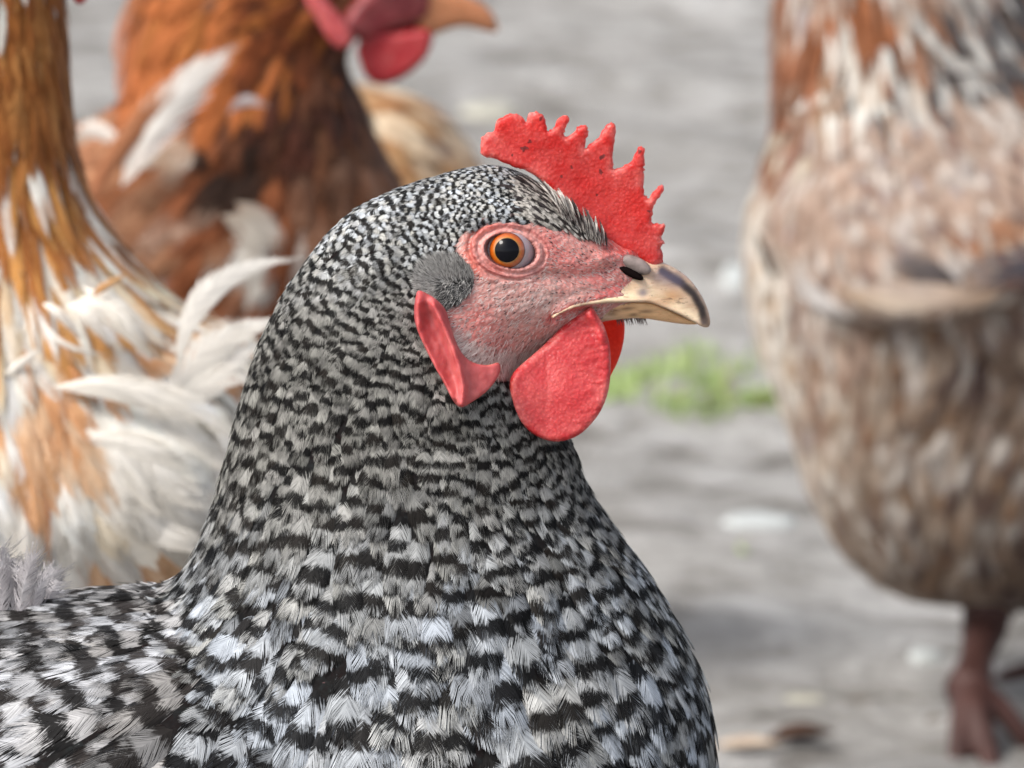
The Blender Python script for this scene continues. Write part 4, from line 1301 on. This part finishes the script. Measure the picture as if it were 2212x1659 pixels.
# ---------------- rust hen behind
def rust_hen():
    Yc = 2.32; s = scl(Yc)
    root = thing('hen', 'blurred rust-brown hen behind, facing right, with dark red wattle and white shoulder feather', 'hen', (W(500, 600, Yc).x, Yc, 0), 'hens in the yard')
    neck = [(915, -75, 905, 25, 30), (850, -140, 860, 45, 75), (740, -190, 780, 75, 105), (600, -200, 740, 110, 125), (440, -160, 745, 150, 140), (320, -60, 765, 190, 155),
            (282, 60, 790, 235, 175), (275, 180, 815, 300, 200), (262, 280, 840, 400, 230), (240, 400, 860, 520, 270), (250, 550, 880, 680, 290), (300, 750, 850, 850, 240)]
    body = [(880, 420, 860, 700, 130), (780, 300, 760, 860, 230), (600, 240, 580, 960, 300), (400, 225, 400, 980, 330), (250, 245, 250, 940, 300), (120, 290, 130, 850, 230), (-40, 300, -20, 700, 150), (-220, 200, -200, 450, 60)]
    me = remesh(join(loft(neck, Yc), loft(body, Yc)), 0.0035, 8); V, F = arrays(me); bpy.data.meshes.remove(me)
    mk('body', V, F, M['under_rust'], root)
    AN = [(850, -20, -1, .1, 40, 8), (600, -50, -.9, .4, 70, 14), (450, 50, -.5, .9, 110, 18), (650, 150, -.3, 1, 110, 18), (300, 100, -.3, .95, 120, 18), (450, 200, -.3, 1, 130, 22), (700, 350, -.2, 1, 120, 34), (800, 450, 0, 1, 110, 30),
          (400, 350, -.8, .6, 150, 36), (300, 450, -.7, .7, 160, 36), (500, 500, -.6, .8, 150, 40), (350, 600, -.7, .6, 160, 40), (650, 650, -.3, 1, 130, 40), (180, 330, -.9, .4, 160, 36), (-100, 350, -1, .2, 200, 40)]
    OR2 = (0.47, 0.15, 0.048)
    base = [(5, (0.30, 0.10, 0.04), (0.15, 0.045, 0.02)), (1.5, (0.34, 0.16, 0.09), BRN), (0.35, (0.5, 0.42, 0.36), BRN)]
    blots = [(420, 60, 260, 170, [(4, OR2, (0.34, 0.11, 0.03)), (1, (0.40, 0.14, 0.04), RUST)]), (640, 60, 130, 130, [(3, (0.22, 0.06, 0.02), DK), (1, RUST, RUSTD)]),
             (700, 190, 130, 160, [(4, (0.09, 0.03, 0.018), DK), (1, BRN, DK)]), (760, 330, 130, 160, [(3, (0.17, 0.07, 0.035), DK), (1, (0.25, 0.13, 0.08), BRN)]),  # dark front of neck and breast: its shade put into the feather colours
             (540, 290, 60, 130, [(3, DK, DK), (1, BRN, DK)]), (380, 290, 110, 80, [(3, (0.50, 0.36, 0.27), (0.35, 0.2, 0.12)), (1, (0.6, 0.5, 0.42), TAN)]),
             (360, 430, 150, 90, [(3, (0.40, 0.20, 0.11), (0.25, 0.1, 0.05)), (2, (0.50, 0.33, 0.24), BRN)]), (260, 330, 60, 110, [(1, (0.52, 0.26, 0.14), (0.35, 0.14, 0.07))]),
             (560, 500, 55, 60, [(3, (0.62, 0.58, 0.52), (0.4, 0.3, 0.25))]), (370, 560, 40, 40, [(2, (0.6, 0.5, 0.45), BRN), (1, (0.35, 0.17, 0.1), BRN)]), (185, 300, 45, 35, [(1, WHT, WHT)])]
    pl = Plumes()
    f = blot_color(blots, base, lambda px, py: 1 if py < 230 else 0)
    n = feather_surface(pl, V, F, Yc, AN, f, lambda x, y: ~((x > 800) & (y < 100)), 5000, spacing=0.32, nbscale=0.5, lift=0.1, seed=41)
    print('rust hen feathers', n)
    def stray(a, b, c, wd, light, dark, dep, kind=0, cam_=.3):
        A_, B_, C_ = (W(q[0], q[1], Yc - dep * s) for q in (a, b, c))
        Bn = (C_ - A_).cross(Vector((0, -1, 0))).normalized()
        pl.add(A_, B_, C_, Bn, Vector((0, -1, 0)), wd * s, light, dark, (0, .1, 1), 36, kind, cam_)
    stray((265, 400), (365, 235), (492, 108), 50, (0.90, 0.87, 0.82), (0.8, 0.7, 0.6), 315, 1, .1)
    stray((330, 280), (405, 180), (478, 118), 30, (0.90, 0.87, 0.82), WHT, 322, 0, .1)
    stray((215, 390), (290, 280), (385, 160), 26, (0.62, 0.30, 0.16), (0.5, 0.22, 0.1), 320)
    stray((200, 420), (270, 300), (370, 190), 22, (0.50, 0.22, 0.11), (0.4, 0.16, 0.08), 325)
    stray((500, 235), (535, 215), (575, 225), 14, (0.55, 0.5, 0.5), BRN, 330)
    stray((500, 470), (545, 500), (575, 560), 30, (0.60, 0.55, 0.48), (0.4, 0.3, 0.22), 330)
    stray((530, 450), (575, 490), (610, 540), 26, (0.55, 0.50, 0.44), (0.4, 0.3, 0.22), 326)
    stray((250, 300), (200, 275), (160, 285), 22, WHT, WHT, 230)
    stray((300, -40), (262, 60), (248, 135), 12, (0.6, 0.3, 0.2), ORG, 20, 1)
    stray((290, 60), (262, 130), (255, 210), 10, (0.6, 0.3, 0.2), ORG, 20, 1)
    pl.build('plumage', M['plume_soft'], root)
    # bare face, lobe, wattles, beak, comb, eye
    def part(name, poly, cell, fn, Y, m, **k):
        Vc, Fc, q2 = relief(poly, cell, fn, Y, smooth_k=3)
        at = {'horn': ('FLOAT_COLOR', np.tile(k['horn'], (len(Vc), 1)))} if 'horn' in k else None
        o = mk(name, Vc, Fc, m, root, True, at); weld(o)
        if k.get('both'):
            o = mk(name, *mirror(Vc, Fc, Yc), m, root, True, at); weld(o)
    part('face_skin', [(740, 20), (800, -50), (860, -90), (925, -70), (935, -10), (920, 35), (860, 50), (790, 75), (745, 60)], 8, lambda x, y, d: np.interp(x, [740, 930], [150, 62]) * (0.55 + .45 * roundt(d, 30)), Yc, M['pink_red'])
    part('ear_lobe', [(655, -30), (690, -25), (715, 10), (745, 45), (762, 80), (752, 102), (728, 104), (705, 80), (685, 45), (662, 10)], 7, lambda x, y, d: 14 * roundt(d, 14), Yc - 165 * s, M['lobe'], both=True)
    part('wattle', [(800, 60), (850, 70), (900, 62), (930, 66), (934, 90), (920, 125), (890, 155), (850, 178), (815, 182), (790, 165), (776, 130), (772, 100)], 7, lambda x, y, d: 16 * roundt(d, 18), Yc - 85 * s, M['dull_red'], both=True)
    part('beak', [(880, -40), (960, -30), (1020, -5), (1058, 20), (1072, 45), (1076, 66), (1060, 70), (1010, 58), (975, 62), (940, 75), (905, 85), (890, 40)], 7,
         lambda x, y, d: np.interp(x, [880, 1076], [62, 12]) * roundt(d, 26), Yc, M['beak'], horn=(0.46, 0.20, 0.10, 1))
    part('comb', [(700, -190), (690, -280), (730, -250), (760, -330), (800, -250), (840, -310), (870, -220), (910, -230), (930, -130), (950, -60), (880, -80)], 9, lambda x, y, d: 16 * roundt(d, 18), Yc, M['comb'])
    for dy in (-1, 1):
        c = W(815, -70, Yc + dy * 120 * s)
        V2, F2 = loft([(790, -70, 791, -70, 2), (798, -88, 798, -52, 14), (812, -95, 812, -45, 20), (828, -88, 828, -52, 14), (836, -70, 837, -70, 2)], Yc, 16, 2)
        V2 = np.array(V2); V2[:, 1] += dy * 120 * s
        mk('eye', V2, F2, M['iris'] if False else M['pupil'], root)
        yy = Yc + dy * 160 * s; fx = W(520, 900, yy).x
        hen_leg(W(520, 900, yy), Vector((fx - .03, yy, .085)), Vector((fx, yy, .012)), [(fx + .06, yy, .004), (fx + .045, yy - .035, .004), (fx + .045, yy + .035, .004)], (fx - .03, yy, .004), 0.006, M['shank_pale'], root, voxel=0.002)
rust_hen()

# ---------------- tan hen, its back showing behind the rust hen
def tan_hen():
    Yc = 2.62; s = scl(Yc)
    root = thing('hen', 'tan hen of which only the sloping back shows beside the rust-brown one', 'hen', (W(700, 500, Yc).x, Yc, 0), 'hens in the yard')
    body = [(1060, 420, 1040, 640, 60), (1010, 320, 990, 740, 140), (930, 240, 900, 800, 210), (830, 195, 800, 830, 250), (680, 190, 660, 820, 260), (540, 260, 520, 760, 220), (430, 380, 430, 640, 120)]
    neck = [(560, 350, 700, 560, 140), (520, 240, 640, 380, 100), (530, 140, 640, 220, 70), (560, 90, 650, 110, 40)]
    me = remesh(join(loft(body, Yc), loft(neck, Yc)), 0.004, 8); V, F = arrays(me); bpy.data.meshes.remove(me)
    mk('body', V, F, M['under_tan'], root)
    AN = [(850, 250, .75, .65, 170, 26), (950, 320, .7, .7, 170, 28), (1000, 420, .5, .9, 150, 30), (700, 500, 0, 1, 150, 30)]
    f = blot_color([(870, 240, 70, 50, [(3, (0.72, 0.58, 0.42), TAN)]), (960, 330, 120, 120, [(3, (0.56, 0.33, 0.16), (0.38, 0.19, 0.08)), (2, (0.68, 0.52, 0.36), TAN)])],
                   [(2, (0.5, 0.3, 0.15), RUST), (1, CRM, TAN)], lambda a, b: 1)
    pl = Plumes()
    feather_surface(pl, V, F, Yc, AN, f, lambda x, y: x > -9e9, 2200, spacing=0.32, nbscale=0.4, lift=0.08, seed=51)
    pl.build('plumage', M['plume_soft'], root)
    for dy in (-1, 1):
        yy = Yc + dy * 140 * s; fx = W(740, 800, yy).x
        hen_leg(W(740, 780, yy), Vector((fx - .03, yy, .085)), Vector((fx, yy, .012)), [(fx - .06, yy, .004), (fx - .045, yy - .035, .004), (fx - .045, yy + .035, .004)], (fx + .03, yy, .004), 0.006, M['shank_pale'], root, voxel=0.002)
tan_hen()

# ---------------- mottled hen at the right
def mottled_hen():
    Yc = 2.6; s = scl(Yc)
    root = thing('hen', 'blurred tan, white and brown mottled hen standing at the right edge, brown leg below', 'hen', (G(2150, 1560).x, Yc, 0), 'hens in the yard')
    neck = [(1900, -560, 2100, -500, 60), (1790, -480, 2150, -380, 110), (1720, -330, 2180, -230, 140), (1688, -150, 2230, -60, 160), (1676, 0, 2290, 80, 180), (1672, 130, 2380, 240, 220), (1672, 250, 2450, 400, 270), (1690, 400, 2400, 600, 290)]
    body = [(1612, 500, 1622, 640, 50), (1640, 400, 1650, 770, 130), (1700, 285, 1705, 900, 210), (1765, 225, 1765, 1090, 270), (1850, 180, 1850, 1215, 320), (1960, 150, 1960, 1285, 350), (2100, 135, 2100, 1300, 370),
            (2300, 130, 2300, 1300, 380), (2600, 150, 2600, 1230, 360), (2900, 160, 2900, 1020, 270), (3150, 60, 3150, 720, 150), (3350, -100, 3330, 350, 50)]
    thigh = [(2040, 1150, 2270, 1150, 130), (2075, 1250, 2220, 1250, 90), (2110, 1310, 2180, 1310, 45), (2130, 1345, 2160, 1345, 18)]
    me = remesh(join(loft(neck, Yc), loft(body, Yc), loft(thigh, Yc)), 0.0035, 8); V, F = arrays(me); bpy.data.meshes.remove(me)
    mk('body', V, F, M['under_tan'], root)
    bvh = BVHTree.FromPolygons([tuple(v) for v in V], F)
    # wing
    wing = [(1690, 330), (1650, 440), (1640, 540), (1690, 630), (1745, 678), (1830, 702), (1930, 705), (2010, 700), (2080, 678), (2180, 650), (2350, 600), (2600, 520), (2850, 430), (2900, 350), (2700, 260), (2350, 215), (2000, 205), (1800, 240)]
    wing = [(a, b - 72) for a, b in wing]
    def body_d(px, py):
        out = []
        for a, b in zip(px, py):
            P = W(a, b, Yc); h = bvh.ray_cast(Vector((P.x, P.y - 1.0, P.z)), Vector((0, 1, 0)))
            out.append((Yc - h[0].y) / s if h[0] is not None else 60)
        return np.array(out)
    cache = {}
    def fr(px, py, d):
        b = body_d(px, py); cache['b'] = b
        return b + 3 + 100 * roundt(d, 50) * sm(180, 540, py)
    Vw, Fw, _ = relief(wing, 22, fr, Yc, back=lambda x, y, d: -(cache['b'] - 30), smooth_k=3)
    wg = mk('wing', Vw, Fw, M['under_tan'], root); weld(wg)
    AN = [(1700, 50, 0, 1, 150, 20), (1800, 150, .1, 1, 150, 22), (2000, 50, .35, .95, 170, 24), (2150, 100, .5, .87, 170, 26), (1700, 330, 0, 1, 110, 24), (1900, 300, .2, .95, 95, 24), (2100, 350, .4, .9, 110, 26),
          (1640, 600, .1, 1, 110, 22), (1800, 500, .2, 1, 100, 24), (2000, 550, .5, .9, 120, 28), (1700, 850, .15, 1, 120, 26), (1850, 850, 0, 1, 140, 32), (2050, 850, -.35, .95, 140, 34), (1800, 1080, .1, 1, 120, 28), (2000, 1100, .0, 1, 140, 34),
          (2150, 1100, -.1, 1, 140, 36), (1950, 1260, .2, 1, 100, 26), (2600, 600, .6, .7, 200, 50), (3200, 300, .8, -.3, 260, 50)]
    AN = [(a[0], a[1], a[2], a[3], a[4] * .9, a[5] * .66) for a in AN]
    B1 = [(4, (0.50, 0.375, 0.30), (0.34, 0.21, 0.15)), (2.6, (0.66, 0.59, 0.53), (0.44, 0.33, 0.27)), (0.7, (0.30, 0.20, 0.16), (0.16, 0.10, 0.09)), (0.6, (0.42, 0.37, 0.36), (0.3, 0.2, 0.17))]
    LW = [(3, (0.46, 0.36, 0.28), (0.30, 0.20, 0.14)), (2, (0.62, 0.56, 0.50), (0.4, 0.3, 0.24)), (1.2, (0.20, 0.13, 0.10), (0.11, 0.07, 0.06)), (1, (0.34, 0.22, 0.14), BRN)]
    LWD = [(3, (0.26, 0.18, 0.13), (0.12, 0.08, 0.06)), (1.5, (0.45, 0.38, 0.32), BRN), (1.5, (0.12, 0.08, 0.07), DK)]
    WH = [(4, (0.82, 0.77, 0.70), (0.6, 0.5, 0.4)), (1, (0.6, 0.48, 0.36), TAN)]  # bright rim along the body's left edge, put into the feather colours
    blots = [(1690, 100, 85, 260, [(3, (0.33, 0.14, 0.075), RUSTD), (2, (0.45, 0.30, 0.22), RUSTD), (.5, (0.6, 0.5, 0.4), TAN)]), (1840, -10, 110, 70, [(3, (0.38, 0.15, 0.07), RUSTD), (1, WHT, TAN)]), (1850, 120, 110, 90, [(3, (0.82, 0.80, 0.74), TAN), (2, (0.45, 0.3, 0.2), BRN), (.8, (0.08, 0.07, 0.07), DK)]),
             (2080, 40, 200, 130, [(2, (0.66, 0.64, 0.60), (0.3, 0.25, 0.22)), (2, (0.12, 0.11, 0.11), DK), (1, (0.36, 0.2, 0.13), BRN)]), (1635, 450, 40, 150, WH), (1640, 760, 70, 260, WH), (1740, 960, 70, 130, [(3, (0.74, 0.68, 0.60), TAN), (1, (0.4, 0.33, 0.3), BRN)]),
             (1690, 250, 60, 60, [(1, (0.7, 0.64, 0.52), TAN)]), (2160, 800, 200, 120, LWD), (1990, 1130, 110, 120, LWD), (2170, 1200, 140, 140, LWD), (2000, 1250, 70, 60, LWD), (1800, 850, 120, 120, [(3, (0.66, 0.58, 0.50), TAN), (1.5, (0.4, 0.27, 0.2), BRN)]),
             (1960, 1010, 340, 330, LW), (2150, 480, 110, 60, [(2, (0.42, 0.22, 0.13), BRN), (1, (0.6, 0.5, 0.42), TAN)])]
    f = blot_color(blots, B1, lambda a, b: 1 if b < 230 else 0)
    pl = Plumes()
    n = feather_surface(pl, V, F, Yc, AN, f, lambda x, y: ~in_poly(x, y, [(1760, 330), (1720, 500), (1800, 610), (2100, 590), (2600, 430), (2300, 300)]), 14000, spacing=0.31, nbscale=0.45, lift=0.1, seed=61)
    pl.build('plumage', M['plume_soft'], root)
    pw = Plumes()
    Vw2, Fw2 = arrays(wg.data); Vw2 = Vw2 + np.array(root_loc(root))
    n2 = feather_surface(pw, Vw2, Fw2, Yc, AN, f, lambda x, y: x > -9e9, 8000, spacing=0.30, nbscale=0.45, lift=0.08, seed=62)
    print('mottled feathers', n, n2)
    def stray(a, b, c, wd, light, dark, dep, kind=0, cam_=.25):
        A_, B_, C_ = (W(q[0], q[1], Yc - dep * s) for q in (a, b, c))
        Bn = (C_ - A_).cross(Vector((0, -1, 0))).normalized()
        pw.add(A_, B_, C_, Bn, Vector((0, -1, 0)), wd * s, light, dark, (0, .1, 1), 36, kind, cam_)
    stray((2420, 540), (2240, 575), (2075, 612), 50, (0.09, 0.085, 0.10), DK, 548)
    stray((2060, 620), (1990, 580), (1910, 560), 32, (0.16, 0.14, 0.14), DK, 533)
    stray((2120, 640), (1990, 650), (1830, 640), 36, (0.60, 0.49, 0.41), TAN, 540)
    stray((1840, 640), (1930, 665), (2040, 660), 24, (0.74, 0.62, 0.50), TAN, 546)
    stray((2040, 530), (2065, 600), (2050, 690), 24, (0.80, 0.76, 0.72), TAN, 526)
    stray((1700, 570), (1750, 640), (1830, 690), 24, (0.80, 0.76, 0.72), TAN, 518)
    stray((1640, 520), (1660, 570), (1680, 620), 9, DK, DK, 498)
    pw.build('wing_feathers', M['plume_soft'], wg)
    # leg and foot
    f1 = W(2092, 1495, 2.555)
    tl = [W(2144, 1668, 2.525), W(2222, 1606, 2.545), W(2066, 1650, 2.53)]
    hen_leg(W(2150, 1200, Yc - 30 * s), W(2128, 1350, Yc - 60 * s), f1, tl, W(2080, 1545, 2.60), 0.0072, M['shank'], root, voxel=0.0016)
    yy = Yc + 150 * s; fx = G(2560, 1500).x
    hen_leg(W(2560, 1230, yy), W(2550, 1330, yy), Vector((fx, yy, .012)), [(fx - .06, yy, .004), (fx - .045, yy - .035, .004), (fx - .045, yy + .035, .004)], (fx + .03, yy, .004), 0.0062, M['shank'], root, voxel=0.002)
    # head above the picture
    cb = [(1800, -470), (1760, -560), (1820, -540), (1850, -640), (1900, -560), (1950, -640), (1990, -540), (2040, -560), (2050, -460), (1950, -440)]
    Vc, Fc, _ = relief(cb, 12, lambda x, y, d: 14 * roundt(d, 16), Yc, smooth_k=2)
    o = mk('comb', Vc, Fc, M['comb'], root); weld(o)
    bk = [(1830, -420), (1740, -410), (1670, -370), (1640, -320), (1680, -320), (1760, -340), (1830, -340)]
    Vc, Fc, q2 = relief(bk, 9, lambda x, y, d: np.interp(x, [1640, 1830], [8, 60]) * roundt(d, 30), Yc, smooth_k=3)
    o = mk('beak', Vc, Fc, M['beak'], root, True, {'horn': ('FLOAT_COLOR', np.tile([0.55, 0.4, 0.2, 1], (len(Vc), 1)))}); weld(o)
mottled_hen()
